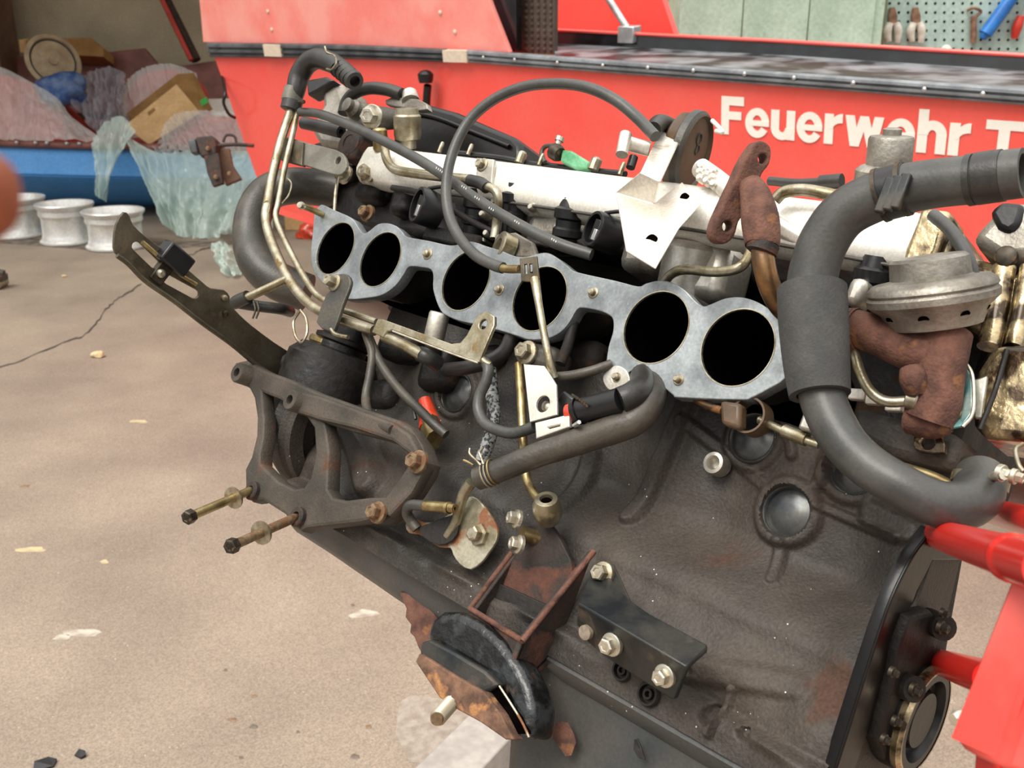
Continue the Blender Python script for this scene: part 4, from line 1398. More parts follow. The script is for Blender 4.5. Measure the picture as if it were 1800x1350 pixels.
box('slot_bridge', PA(284, 478, ARM_A) - EA * .001, (.008, .014, .022), 'bolt_dark', arm, tuple(ax_), .001)
lathe('rivet', PA(279, 479, ARM_A) + EA * .003, EA, [(.004, 0), (.004, .003), (.002, .0045)], 'bolt_bright', arm, 12)
lathe('rivet', PA(393, 523, ARM_A), EA, [(.003, 0), (.003, .003), (.0015, .004)], 'bolt_steel', arm, 12)
lathe('rivet', PA(395, 550, ARM_A), EA, [(.003, 0), (.003, .003), (.0015, .004)], 'bolt_dark', arm, 12)

# ---- pump housing and pulley in the dark below the front
lathe('filler_neck', P(590, 640, -.03), -EB, [(.05, -.04), (.05, 0), (.04, .012), (.026, .014), (.026, .02), (.03, .022), (.03, .026), (.024, .028), (.022, .04)], 'grease_and_shade', engine, 36)
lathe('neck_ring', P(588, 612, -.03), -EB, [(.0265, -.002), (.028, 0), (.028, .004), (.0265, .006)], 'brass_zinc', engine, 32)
tube('filler_pipe', [(505, 640, .0), (550, 648, -.01), (600, 662, -.03)], [20, 26, 32], 'grease_and_shade', engine, seg=20)
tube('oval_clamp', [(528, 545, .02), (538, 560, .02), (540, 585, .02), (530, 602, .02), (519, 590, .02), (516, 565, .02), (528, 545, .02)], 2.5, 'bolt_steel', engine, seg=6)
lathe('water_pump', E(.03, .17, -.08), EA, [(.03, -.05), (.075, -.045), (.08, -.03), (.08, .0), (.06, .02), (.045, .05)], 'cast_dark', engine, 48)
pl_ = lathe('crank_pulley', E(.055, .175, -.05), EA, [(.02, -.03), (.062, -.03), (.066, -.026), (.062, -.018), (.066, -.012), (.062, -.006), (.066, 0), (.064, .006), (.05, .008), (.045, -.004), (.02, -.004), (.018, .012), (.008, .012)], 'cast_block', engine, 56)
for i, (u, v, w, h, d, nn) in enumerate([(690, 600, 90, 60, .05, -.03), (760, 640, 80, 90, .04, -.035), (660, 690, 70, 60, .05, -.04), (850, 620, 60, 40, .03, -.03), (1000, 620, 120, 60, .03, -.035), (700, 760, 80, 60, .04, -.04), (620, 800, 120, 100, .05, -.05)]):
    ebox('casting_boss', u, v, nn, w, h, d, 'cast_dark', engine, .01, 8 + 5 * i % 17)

# ---- cast accessory bracket with its windows
CB = [(413, 637), (433, 632), (466, 651), (506, 665), (554, 687), (602, 704), (658, 724), (700, 738), (723, 752), (742, 780), (754, 814), (748, 834), (725, 870), (690, 908), (672, 920), (652, 913), (630, 918), (573, 924), (537, 928), (528, 934), (509, 918), (500, 904), (461, 879), (441, 882), (431, 867),
      (430, 825), (441, 803), (450, 766), (451, 735), (446, 700), (437, 682), (413, 668), (409, 652)]
W1 = [(461, 690), (489, 701), (503, 709), (534, 727), (551, 752), (554, 797), (545, 839), (534, 856), (517, 859), (489, 845), (472, 828), (458, 814), (458, 797), (464, 769), (465, 735), (462, 707)]
W2 = [(571, 744), (616, 758), (672, 772), (700, 782), (712, 800), (717, 816), (706, 834), (678, 873), (647, 874), (607, 879), (585, 874), (576, 859), (577, 825), (579, 791), (575, 763)]
br = plate('accessory_bracket', .03, CB, [W1, W2], .016, 'cast_bracket', engine, .003, 0)
br['label'] = 'dark cast triangular bracket with two windows'
def pad(pts, n, t, name='bar_face'):
    return plate(name, n, pts, [], t, 'cast_bracket', br, .003)
pad([(506, 690), (520, 686), (560, 695), (620, 716), (690, 742), (720, 762), (740, 800), (722, 800), (690, 776), (620, 752), (560, 738), (512, 722)], .036, .012)
pad([(722, 816), (748, 822), (722, 868), (684, 908), (660, 896), (690, 856)], .035, .012)
for u, v, r in [(418, 655, 18), (511, 703, 19)]:
    p = P(u, v, .042)
    m = mpp(p)
    lathe('boss', p, EN, [(r * m, -.03), (r * m, 0), (r * m * .9, .0015), (r * m * .45, .0015), (r * m * .4, -.006)], 'cast_bracket', br, 24)
for u, v, r in [(441, 862, 17), (521, 908, 18)]:
    p = P(u, v, .034)
    m = mpp(p)
    lathe('pin_seat', p, EN, [(r * m, -.02), (r * m, 0), (r * m * .9, .001), (r * m * .5, .001), (r * m * .5, -.006)], 'rust_dark', br, 20)
bolt(735, 812, .037, 15, 'bolt_rusty', br)
bolt(664, 901, .037, 14, 'bolt_rusty', br)
for (u0, v0, n0), (u1, v1, n1), (wu, wv), mt in [((444, 861, .03), (334, 908, .10), (409, 876), 'brass_zinc'), ((521, 909, .03), (409, 959, .105), (457, 936), 'bolt_rusty')]:
    a_, b_ = P(u0, v0, n0), P(u1, v1, n1)
    pin = link('long_bolt', tube_mesh([a_, b_], .0042, seg=14, smooth_path=False), mt, br)
    ax = (b_ - a_).normalized()
    link('bolt_head', bolt_mesh(b_ - ax * .002, ax, .0066, .007, False), 'bolt_dark', pin, angle=25)
    f = (wu - u0) / (u1 - u0)
    wc = a_ + (b_ - a_) * f
    lathe('washer', wc, ax, [(.0046, -.001), (.0105, -.001), (.0105, .001), (.0046, .001)], 'bolt_steel', pin, 24)

# ---- tube clamp, tube carrier strip
cl = plate('tube_clamp', .034, [(578, 582), (556, 567), (573, 518), (587, 505), (590, 486), (598, 481), (609, 482), (616, 493), (613, 509), (602, 536), (588, 578)], [], .004, 'flange_dark', engine, .001, 2)
bolt(588, 497, .035, 11, 'bolt_steel', cl, h=16)
tube('clamp_hook', [(582, 579, .033), (590, 588, .033), (612, 593, .033)], 4, 'steel_tube', cl, seg=8)
cs = plate('carrier_strip', .03, [(664, 560), (673, 561), (793, 604), (809, 602), (820, 589), (833, 564), (842, 552), (856, 547), (869, 556), (869, 571), (856, 602), (842, 636), (838, 637), (787, 618), (689, 580), (680, 582), (673, 593), (653, 584)], [(849, 570, 9)], .0035, 'steel_tube', engine, .0008)
tube('strip_edge', [(690, 582, .032), (787, 619, .032), (840, 638, .032)], 1.6, 'bolt_bright', cs, seg=6)
tube('heater_tube', [(676, 591, .024), (710, 606, .024), (742, 624, .022)], 10.5, 'steel_tube', engine)
tube('heater_hose', [(738, 622, .02), (752, 628, .018), (770, 640, .005)], 14, 'rubber', engine)
tube('strip_tip', [(846, 628, .026), (852, 636, .026), (862, 642, .024)], 6, 'steel_tube', cs, seg=8)
nub = lathe('hose_nipple', P(768, 572, -.005), -EB + EN * .2, [(.0095, -.012), (.0095, .01), (.0085, .012)], 'aluminium', engine, 24)
tube('nipple_boot', [(766, 585, -.006), (764, 600, -.01), (760, 625, -.02)], 16, 'rubber', engine)
# ---- hoses in the middle
tube('breather_hose', [(643, 585, .01), (654, 622, .01), (650, 660, .01), (643, 698, .012), (647, 724, .02), (664, 744, .03), (690, 756, .035)], 8.2, 'rubber_brown', engine)
tube('breather_hose', [(647, 590, .008), (670, 641, .005), (703, 686, .002), (733, 716, .0), (761, 744, .0), (784, 764, -.005)], 8.5, 'rubber_brown', engine)
cn = tube('red_connector', [(747, 704, -.018), (753, 730, -.016), (757, 752, -.014)], [12, 17, 21], 'plastic_red', engine, seg=12)
tube('metal_shell', [(755, 748, -.014), (764, 774, -.012)], [30, 28], 'brass_zinc', cn, seg=8, flat=.6)
tube('contact_pin', [(723, 705, -.01), (731, 737, -.01)], 3, 'plastic_black', cn, seg=6)
tube('return_hose', [(900, 590, -.01), (888, 616, -.01), (862, 634, -.008), (821, 646, -.01), (785, 650, -.02)], 13, 'rubber', engine)
shose = tube('curved_hose', [(840, 630, .02), (850, 634, .022), (858, 648, .024), (854, 671, .024), (843, 696, .024), (841, 721, .024), (852, 744, .024), (877, 757, .024), (905, 761, .024), (940, 750, .024)], 10, 'rubber_grey', engine)
tube('braided_hose', [(862, 650, .0), (864, 686, .002), (868, 721, .004), (863, 761, .006), (855, 787, .008), (845, 812, .01)], 12, 'braid', engine)
yp = tube('oil_pipe', [(912, 640, .0), (915, 686, .004), (918, 736, .006), (920, 787, .006), (925, 835, .006), (932, 857, .008), (947, 878, .012)], 8.2, 'brass_zinc', engine)
bc = P(962, 896, .016)
bz = (EN * .55 - EB * .55 + EA * .1).normalized()
lathe('banjo_eye', bc, bz, [(.004, -.011), (.0085, -.0105), (.0108, -.005), (.0112, .0), (.0108, .005), (.0085, .0105), (.005, .011), (.0042, .008), (.004, -.009)], 'steel_tube', yp, 28)
lathe('banjo_bore', bc, bz, [(.0041, -.008), (.0041, .0085)], 'recess_shade', yp, 20)
bh = tube('water_hose', [(840, 841, .042), (875, 828, .04), (944, 800, .034), (984, 787, .03), (1036, 769, .026), (1087, 751, .022), (1115, 739, .018), (1138, 715, .01), (1148, 691, .0), (1150, 668, -.01)], [21, 21, 22, 23, 25, 27, 27, 27, 26, 25], 'rubber_brown', engine, seg=24, bore=.5)
for f in (0, 1, 2):
    c = P(856 + f * 6, 834 - f * 2.5, .0415)
    t_ = (P(875, 828, .04) - P(840, 841, .042)).normalized()
    x_, y_, _ = basis(c, t_)
    r_ = 22.5 * mpp(c)
    tube('spring_clamp', [c + (x_ * math.cos(q * .4) + y_ * math.sin(q * .4)) * r_ for q in range(17)], 1.7, 'bolt_steel' if f < 2 else 'brass_zinc', bh, seg=6)
tube('clamp_ear', [(845, 818, .055), (838, 810, .055), (826, 798, .055), (826, 788, .055)], 2.2, 'bolt_steel', bh, seg=6)
tube('clamp_ear', [(850, 816, .055), (845, 802, .055), (843, 795, .055), (849, 786, .055)], 2.2, 'bolt_steel', bh, seg=6)
tube('clamp_ear', [(832, 818, .05), (822, 812, .05), (815, 809, .05)], 2.2, 'brass_zinc', bh, seg=6)
# ---- knock sensor bracket and plug
sb = plate('sensor_bracket', .03, [(920, 640), (956, 643), (966, 658), (977, 676), (979, 729), (931, 742)], [(954, 710, 15)], .0025, 'zinc_sheet', engine, .0006)
sb['label'] = 'pale folded sensor bracket with a round hole'
ebox('sensor_body', 985, 716, .022, 34, 56, .02, 'plastic_black', sb, .002, -14)
plate('bracket_foot', .036, [(940, 743), (1000, 728), (1001, 750), (942, 771)], [[(962, 751), (984, 746), (984, 749), (965, 754)]], .004, 'zinc_sheet', sb, .0008)
lathe('screw', P(960, 714, .02), EN, [(.004, -.004), (.004, .001), (.002, .002)], 'bolt_bright', sb, 14)
bolt(926, 620, .0, 15.5, 'bolt_steel', engine, h=15)
ebox('bolt_pad', 945, 625, -.002, 70, 50, .03, 'flange_dark', engine, .008)
pg = tube('sensor_plug', [(1020, 722, .03), (1030, 720, .03), (1060, 712, .03), (1092, 703, .03)], [22, 23, 23, 23], 'plastic_black', engine, seg=24)
tube('plug_boot', [(1090, 704, .03), (1112, 695, .024), (1128, 680, .01), (1130, 660, -.005)], [24, 25, 24, 22], 'rubber', pg, seg=20)
tube('red_seal', [(1000, 727, .03), (1012, 724, .03)], [17, 18], 'plastic_red', pg, seg=20)
for q in range(5):
    tube('latch', [(1006 + q * 4, 694 + q * 3, .034), (1016 + q * 4, 700 + q * 3.4, .042)], 2.4, 'bolt_dark', pg, seg=6)
tube('plug_collar', [(1012, 725, .03), (1020, 722, .03)], [23, 25], 'plastic_black', pg, seg=24)
tube('latch', [(1009, 748, .035), (1018, 742, .042)], 4, 'silver', pg, seg=6)
# printed wire sleeve running right from the rod
tube('wire_sleeve', [(975, 663, .015), (1005, 660, .012), (1040, 652, .008), (1075, 640, .0)], 9, 'rubber_brown', engine)
tube('stay_rod', [(1010, 560, -.01), (1000, 600, -.005), (985, 640, .0)], 10, 'cast_dark', engine, seg=8)
# ---- rod with a slotted end plate across port four
rp = plate('rod_plate', .035, [(913, 454), (943, 450), (947, 489), (940, 496), (916, 494)], [[(921, 465), (926, 464), (927, 481), (922, 481)], [(930, 464), (935, 464), (936, 480), (931, 480)]], .002, 'arm_steel', engine, .0005)
tube('rod', [(940, 490, .034), (948, 540, .034), (957, 590, .032), (966, 635, .028), (974, 664, .022)], [9, 7, 7, 7.5, 8], 'steel_tube', rp, seg=12)
tube('brass_pipe', [(876, 470, .03), (892, 473, .032), (914, 473, .034)], 7.5, 'brass_zinc', rp, seg=14)
# ---- black cable loop and the printed hose
loop = tube('vacuum_hose', [(1152, 240, .0), (1120, 207, .0), (1080, 175, .005), (1030, 153, .01), (975, 147, .012), (920, 153, .015), (868, 175, .02), (825, 212, .024), (798, 262, .028), (785, 318, .03), (788, 372, .03), (806, 415, .03), (836, 449, .03), (868, 466, .03), (884, 471, .03)], 9.8, 'rubber_grey', engine, seg=16)
ph = tube('marked_hose', [(528, 197, .0), (560, 200, .0), (600, 214, .005), (650, 236, .01), (700, 261, .012), (745, 286, .014), (790, 315, .014), (830, 345, .012), (880, 377, .01), (940, 410, .005), (990, 432, .0), (1040, 448, -.01)], 9.3, 'rubber_grey', engine, seg=16)
mv, mf = [], []
for (u, v, n) in [(767, 295, .024), (812, 327, .025), (835, 346, .024), (860, 365, .022), (905, 388, .019), (970, 420, .014), (777, 302, .0245)]:
    for k in range(3):
        c = P(u + k * 3.5, v + k * 2.2, n)
        m = mpp(c)
        b0 = len(mv)
        for dx, dy in ((-1, -2), (.9, -1.4), (1, 1.8), (-.8, 1.5)):
            mv.append(c + EA * dx * m + EB * dy * m)
        mf.append((b0, b0 + 1, b0 + 2, b0 + 3))
tag(link('print_marks', pyd(mv, mf), 'white_print', ph, smooth=False), kind='stuff')

# ---- injector clips, injectors and bits between rail and flange
def clip(u, v, n, r, label=None):
    p = P(u, v, n)
    m = mpp(p)
    ax = (EN * .9 - EA * .35 + EB * .1).normalized()
    R = r * m
    o = link('injector_clip', lathe_mesh(p, ax, [(R, -.018), (R, .004), (R * .95, .006), (R * .8, .006), (R * .78, .002), (R * .78, -.018)], 28, cap=False), 'plastic_black', engine)
    x, y, _ = basis(p, ax)
    box('clip_socket', p + EA * R * .35 + EB * R * .1, (R * .7, R * 1.2, .016), 'plastic_black', o, (x, y, ax), .001)
    box('clip_tab', p + EA * R * .5 + EB * R * .35 + ax * .008, (R * .36, R * .6, .003), 'silver', o, (x, y, ax), .0005)
    tube('clip_arm', [p - EB * R, p - EB * R * 1.2 + EA * R * .9, p - EB * R * 1.25 + EA * R * 1.8], 3.5, 'plastic_black', o, seg=8)
    return o


clip(742, 362, -.01, 33)
clip(1052, 405, -.01, 33)
for u, v in [(838, 368), (1000, 388), (1533, 500), (905, 360)]:
    p = P(u, v, -.045)
    ax = (-EB + EN * .35).normalized()
    lathe('injector', p, ax, [(.008, -.03), (.01, -.028), (.01, -.016), (.0135, -.014), (.0135, -.008), (.0115, -.006), (.0115, .0), (.014, .002), (.014, .01), (.011, .012), (.009, .02)], 'plastic_black', engine, 24)
# aluminium head bosses
for u, v, w, h, nn, mt in [(955, 395, 90, 60, -.05, 'aluminium_cast'), (1215, 470, 130, 110, -.055, 'aluminium'), (885, 395, 40, 50, -.05, 'aluminium_cast'), (1120, 440, 80, 70, -.06, 'aluminium_cast')]:
    ebox('head_boss', u, v, nn, w, h, .05, mt, engine, .01, 8)
lathe('head_barrel', P(1215, 480, -.07), (-EB + EN * .3), [(.026, -.03), (.026, .02), (.02, .026)], 'aluminium', engine, 36)
lug = lathe('lifting_lug', P(877, 431, -.004), (EN * .9 - EA * .4), [(.0135, -.012), (.0135, 0), (.012, .001), (.0065, .001), (.006, -.008)], 'steel_tube', engine, 28)
plate('lug_plate', -.012, [(870, 412), (905, 408), (935, 425), (945, 452), (900, 452), (866, 442)], [], .006, 'aluminium_cast', lug, .0015)
for u, v in [(848, 376), (832, 357), (869, 353), (934, 364), (855, 410)]:
    lathe('small_bolt', P(u, v, -.035), EN, [(.004, -.01), (.004, 0), (.0025, .0025)], 'bolt_bright', engine, 10)
tube('loom_branch', [(690, 330, -.035), (740, 340, -.035), (800, 372, -.035), (850, 400, -.035), (905, 420, -.04), (1030, 445, -.04)], 6, 'grease_and_shade', engine, seg=8)
box('runner_shoulder', E(.13, -.042, -.055), (.08, .016, .06), 'cast_dark', engine, EAX, .004)
plate('gasket_edge', -.03, [(748, 402), (850, 418), (850, 424), (748, 408)], [], .003, 'aluminium', engine, .0005)

# ---- shiny folded bracket with vacuum capsule
vb = sheet('folded_bracket', [(1161, 228, -.03), (1195, 246, -.03), (1159, 319, .016), (1125, 302, .016), (1081, 338, .002), (1148, 358, -.004), (1100, 440, .034), (1152, 471, .036), (1193, 400, .012), (1199, 319, -.026), (1233, 355, -.012)],
           [[0, 1, 2, 3], [3, 2, 5, 4], [4, 5, 8, 7, 6], [5, 9, 10, 8]], .002, 'zinc_sheet', engine, .0012)
vb['label'] = 'shiny folded sheet bracket with two holes'
lathe('bolt_hole', P(1145, 424, .0225), EN, [(.0052, -.001), (.0052, .0011), (.0046, .0012)], 'recess_shade', vb, 24)
lathe('bolt_hole', P(1203, 347, -.013), EN, [(.0036, -.006), (.0036, .0008), (.003, .001)], 'recess_shade', vb, 20)
tube('curled_tab', [(1142, 262, -.01), (1125, 258, -.006), (1104, 252, .0), (1092, 248, .002)], 13, 'zinc_sheet', vb, seg=16, flat=.4)
tube('tab_roll', [(1100, 236, .004), (1093, 272, .008)], 11, 'zinc_sheet', vb, seg=18)
tube('tab_pin', [(1114, 276, -.004), (1108, 295, -.002)], 8, 'plastic_black', vb, seg=12)
dax = c2w(.82, .32, -.45).normalized()
dc = P(1216, 268, -.06)
R = .0325
cap_ = lathe('vacuum_capsule', dc, dax, [(R * .6, -.022), (R * .95, -.014), (R * 1.0, -.006), (R * 1.05, -.004), (R * 1.05, .003), (R * .97, .005), (R * .9, .002), (R * .3, .004)], 'plastic_brown', engine, 48)
link('rim_band', lathe_mesh(dc, dax, [(R * 1.04, -.005), (R * 1.08, -.004), (R * 1.08, .002), (R * 1.0, .0045)], 48, cap=False), 'flange_dark', cap_)
x_, y_, _ = basis(dc, dax)
link('stamped_mark', lathe_mesh(dc + dax * .0042 + y_ * .012, dax, [(.005, -.001), (.0052, .0006), (.0045, .0008), (.0042, -.001)], 20, cap=False), 'flange_dark', cap_)
link('stamped_mark', lathe_mesh(dc + dax * .0042 + y_ * .003, dax, [(.0042, -.001), (.0044, .0006), (.0038, .0008), (.0035, -.001)], 20, cap=False), 'flange_dark', cap_)
tube('capsule_nipple', [(1180, 228, -.05), (1160, 218, -.03), (1148, 228, -.01)], [19, 17, 14], 'rubber', cap_, seg=20)
tube('label_string', [(1252, 212, -.03), (1262, 222, -.028), (1270, 232, -.028), (1258, 230, -.028)], 4, 'white_print', cap_, seg=8)
# knurled fuel line behind it
fl = tube('fuel_line', [(1232, 296, -.04), (1262, 318, -.035), (1300, 350, -.03), (1350, 385, -.03), (1420, 425, -.04)], 19, 'zinc_sheet', engine, seg=20)
for q in range(9):
    t = q * 0.7
    c = P(1232 + (q % 3) * 11, 292 + (q // 3) * 11 + (q % 3) * 5, -.026)
    lathe('knurl', c, (EN + EA * .3 * math.cos(t)), [(.0035, -.004), (.0035, .002), (.002, .004)], 'zinc_sheet', fl, 10)

# ---- rusty exhaust return flange, body and pipe
rot_ax = (P(1345, 270, .03) - P(1285, 400, .03)).normalized()
ef = plate('return_flange', .035, [(1331, 250), (1346, 250), (1356, 262), (1353, 288), (1340, 306), (1328, 340), (1312, 372), (1299, 390), (1291, 416), (1273, 429), (1257, 419), (1256, 398), (1270, 364), (1291, 320), (1309, 281)],
           [(1341, 279, 8.5), (1280, 398, 9.5)], .014, 'rust', engine, .0015, 3, rot=(rot_ax, 58))
ef['label'] = 'rusty two bolt exhaust return flange and pipe'
tube('return_body', [(1318, 322, .03), (1328, 345, .03), (1336, 385, .03), (1340, 425, .03), (1340, 434, .03)], [20, 27, 33, 31, 27], 'rust', ef, seg=28)
lathe('clamp_ring', P(1341, 436, .03), EB, [(.0085, -.004), (.0105, -.003), (.0105, .003), (.0085, .004)], 'rust_dark', ef, 28)
tube('return_pipe', [(1339, 430, .03), (1344, 470, .028), (1356, 510, .02), (1380, 545, .005), (1420, 570, -.02)], [20, 20, 20, 21, 21], 'copper_pipe', ef, seg=24)

# ---- big coolant hose on the right, with foam sleeve and clamps
HP = [(1800, 304, .052), (1760, 309, .052), (1720, 315, .052), (1650, 322, .052), (1591, 332, .052), (1535, 348, .052), (1482, 378, .052), (1448, 425, .05), (1431, 475, .047), (1427, 515, .045), (1431, 580, .044), (1437, 650, .043), (1446, 700, .042), (1464, 745, .042), (1490, 785, .042), (1530, 822, .042), (1580, 852, .04), (1637, 882, .032), (1685, 889, .02), (1716, 872, .005), (1724, 840, -.012)]
hose = tube('coolant_hose', HP, [44, 44, 43, 43, 44, 44, 43, 43, 43, 43, 42, 41, 40, 40, 39, 39, 39, 41, 44, 45, 44], 'rubber_grey', engine, seg=36, bore=.78, bore_depth=.04)
hose['label'] = 'thick grey black coolant hose bent over the rear of the engine'
sl = link('foam_sleeve', tube_mesh([P(1427, 508, .045), P(1430, 570, .045), P(1435, 640, .0445), P(1441, 694, .044)], [60 * mpp(P(1427, 508, .045)), 60 * mpp(P(1430, 570, .045)), 57 * mpp(P(1435, 640, .044)), 53 * mpp(P(1441, 694, .044))], seg=40, bore=.76, bore_depth=.01), 'foam', hose)
def band(name, u, v, n, u2, v2, rpx, w, mat, parent):
    c = P(u, v, n)
    ax = (P(u2, v2, n) - c).normalized()
    r = rpx * mpp(c)
    return link(name, lathe_mesh(c, ax, [(r * .97, -w), (r * 1.02, -w * .9), (r * 1.03, w * .9), (r * .97, w)], 40, cap=False), mat, parent)
band('hose_clamp', 1572, 337, .052, 1545, 344, 46, .008, 'plastic_black', hose)
band('clamp_edge', 1590, 332, .052, 1563, 339, 47.5, .0015, 'bolt_dark', hose)
band('clamp_edge', 1550, 343, .052, 1523, 352, 47.5, .0015, 'bolt_dark', hose)
for du in (-14, 0, 14):
    c = P(1570 + du, 340 - du * .25, .069)
    box('clamp_tooth', c, (.006, .022, .004), 'black_sheet', hose, EAX, .001)
ngon_prism('clamp_ear', [P(1531, 305, .06), P(1584, 283, .06), P(1586, 300, .06), P(1540, 318, .06)], 'plastic_black', hose, -EN * .012, .001)
band('hose_band', 1735, 312, .052, 1700, 317, 45, .006, 'rubber', hose)
band('hose_band', 1708, 316, .052, 1680, 320, 44.5, .002, 'rubber', hose)
band('hose_band', 1758, 309, .052, 1730, 313, 45, .002, 'rubber', hose)
band('hose_clamp', 1723, 846, -.008, 1717, 868, 47, .003, 'steel_tube', hose)
tube('clamp_screw', [(1745, 838, .01), (1765, 835, .02)], 9, 'bolt_bright', hose, seg=8)
bolt(1762, 832, .016, 11, 'bolt_bright', hose, axis=c2w(.5, .2, -.8))
bolt(1785, 838, .014, 10, 'bolt_bright', hose, axis=c2w(.6, .2, -.7))
tube('clamp_wire', [(1798, 780, .0), (1785, 790, .005), (1790, 815, .01), (1798, 828, .01)], 4, 'bolt_steel', hose, seg=8)
tube('hose_stub', [(1700, 812, -.03), (1730, 826, -.02), (1755, 834, -.005)], 15, 'bolt_dark', engine, seg=12)

# ---- vacuum valve with rusty casting
vax = c2w(-.15, -.97, -.12).normalized()
vc_ = P(1640, 528, -.005)
m = mpp(vc_)
vv = lathe('recirculation_valve', vc_, vax, [(50 * m, -.018), (78 * m, -.016), (90 * m, -.006), (104 * m, -.002), (110 * m, .0), (111 * m, .004), (106 * m, .006), (110 * m, .0075), (108 * m, .010), (98 * m, .013), (72 * m, .014), (68 * m, .015), (66 * m, .026), (60 * m, .028), (20 * m, .029)], 'aluminium_cast', engine, 56)
vv['label'] = 'round grey vacuum valve on a rusty casting'
for q in range(8):
    x_, y_, _ = basis(vc_, vax)
    t = q * math.pi / 4 + .2
    d = x_ * math.cos(t) + y_ * math.sin(t)
    lathe('vent_hole', vc_ + d * 83 * m - vax * .008, (d - vax * .9), [(.0035, -.004), (.0035, .0012), (.003, .0014)], 'recess_shade', vv, 16)
tube('vacuum_hose', [(1640, 378, -.02), (1668, 402, -.015), (1692, 436, -.01), (1706, 470, -.008), (1712, 500, -.01)], 12, 'rubber_grey', engine, seg=16)
rb = tube('valve_casting', [(1486, 582, -.005), (1500, 580, -.005), (1512, 580, -.005), (1545, 590, -.005), (1595, 612, -.005), (1640, 622, -.008)], [38, 38, 34, 35, 37, 40], 'rust', engine, seg=32)
for u in (1488, 1494, 1500):
    band('thread', u, 582, -.005, u - 20, 578, 40, .0008, 'rust', rb)
tube('valve_leg', [(1664, 585, -.012), (1655, 620, -.01), (1652, 660, -.01), (1646, 710, -.012), (1636, 738, -.014)], [44, 46, 42, 42, 44], 'rust', rb, seg=28)
tube('valve_foot', [(1600, 735, -.016), (1640, 742, -.014), (1665, 735, -.014)], [28, 30, 26], 'rust', rb, seg=20)
tube('valve_boss', [(1602, 648, .004), (1606, 668, .004), (1610, 690, .0)], [20, 24, 18], 'rust', rb, seg=20)
tube('sense_pipe', [(1500, 600, -.01), (1505, 630, -.006), (1514, 660, -.004), (1532, 690, -.002), (1560, 706, -.002), (1608, 704, -.004)], 9.5, 'steel_tube', engine)
lathe('pipe_nut', P(1606, 704, -.003), EA, [(.005, -.004), (.006, -.003), (.006, .003), (.005, .004)], 'bolt_steel', engine, 12)
bgp = sheet('stay_bracket', [(1688, 632, -.02), (1708, 660, -.02), (1709, 724, -.015), (1690, 748, -.012), (1668, 752, -.012), (1672, 738, -.014), (1686, 728, -.02), (1690, 700, -.024)], [[0, 1, 2, 3, 6, 7], [3, 4, 5, 6]], .002, 'blue_green', engine, .0006)
tube('bracket_edge', [(1690, 630, -.02), (1709, 660, -.02), (1710, 724, -.015), (1692, 750, -.012)], 3.5, 'bolt_bright', bgp, seg=8)
bolt(1676, 726, -.016, 10, 'brass_zinc', bgp)
tl = plate('gasket_lug', -.02, [(1607, 759), (1631, 752), (1654, 766), (1661, 797), (1617, 794), (1604, 783)], [(1631, 778, 11)], .005, 'oily_alu', engine, .001, 2)

# ---- oily aluminium housing at the rear of the head
hs = ngon_prism('rear_housing', [P(1716, 650, -.045), P(1745, 605, -.045), P(1830, 600, -.045), P(1840, 778, -.045), P(1730, 768, -.045), P(1706, 745, -.045)], 'oily_alu', engine, -EN * .06, .006)
for u, w in ((1752, 20), (1795, 16)):
    tube('housing_rib', [P(u - 14, 610, -.055), P(u, 550, -.06), P(u + 14, 470, -.065)], w, 'oily_alu', hs, seg=16)
tube('housing_joint', [P(1722, 755, -.03), P(1748, 690, -.035), P(1770, 615, -.04)], 5, 'grease_and_shade', hs, seg=8)
ngon_prism('housing_top', [P(1650, 440, -.07), P(1700, 445, -.07), P(1760, 462, -.07), P(1830, 480, -.07), P(1830, 600, -.07), P(1740, 610, -.07), P(1700, 570, -.07), P(1640, 520, -.07)], 'oily_alu', engine, -EN * .08, .008)
box('housing_cap', P(1640, 452, -.06), (.03, .02, .03), 'oily_alu', engine, EAX, .004)
ngon_prism('cam_carrier', [P(1600, 385, -.08), P(1640, 372, -.08), P(1690, 400, -.08), P(1700, 452, -.08), P(1620, 450, -.08)], 'oily_alu', engine, -EN * .06, .006)
rl = ngon_prism('rear_lifting_eye', [P(1700, 420, -.06), P(1745, 372, -.06), P(1760, 352, -.06), P(1830, 350, -.06), P(1830, 450, -.06), P(1760, 460, -.06)], 'aluminium_cast', engine, -EN * .05, .008)
ngon_prism('black_cap', [P(1737, 372, -.056), P(1760, 352, -.056), P(1800, 356, -.056), P(1792, 395, -.056), P(1772, 410, -.056), P(1752, 400, -.056)], 'plastic_black', rl, -EN * .012, .004)
lathe('eye_hole', P(1768, 450, -.058), EN, [(.007, -.004), (.007, .001), (.005, .002)], 'bolt_dark', rl, 20)
ngon_prism('white_plate', [P(1708, 668, -.03), P(1735, 660, -.03), P(1725, 735, -.03), P(1712, 735, -.03)], 'aluminium', engine, -EN * .004, .001)
# bits below the manifold at the rear
ebox('white_block', 1420, 735, .0, 26, 44, .02, 'aluminium', engine, .002)
for u, v in [(1505, 692), (1535, 700), (1570, 712)]:
    ebox('gasket_tab', u, v, -.02, 30, 20, .006, 'zinc_sheet', engine, .001, 12)
ebox('white_boss', 1502, 510, -.02, 34, 52, .02, 'aluminium', engine, .005)
bs_ = ngon_prism('block_shelf', [P(1500, 712, -.03), P(1600, 740, -.03), P(1690, 765, -.03), P(1680, 830, -.03), P(1560, 800, -.03), P(1490, 760, -.03)], 'cast_block', engine, -EN * .05, .006)
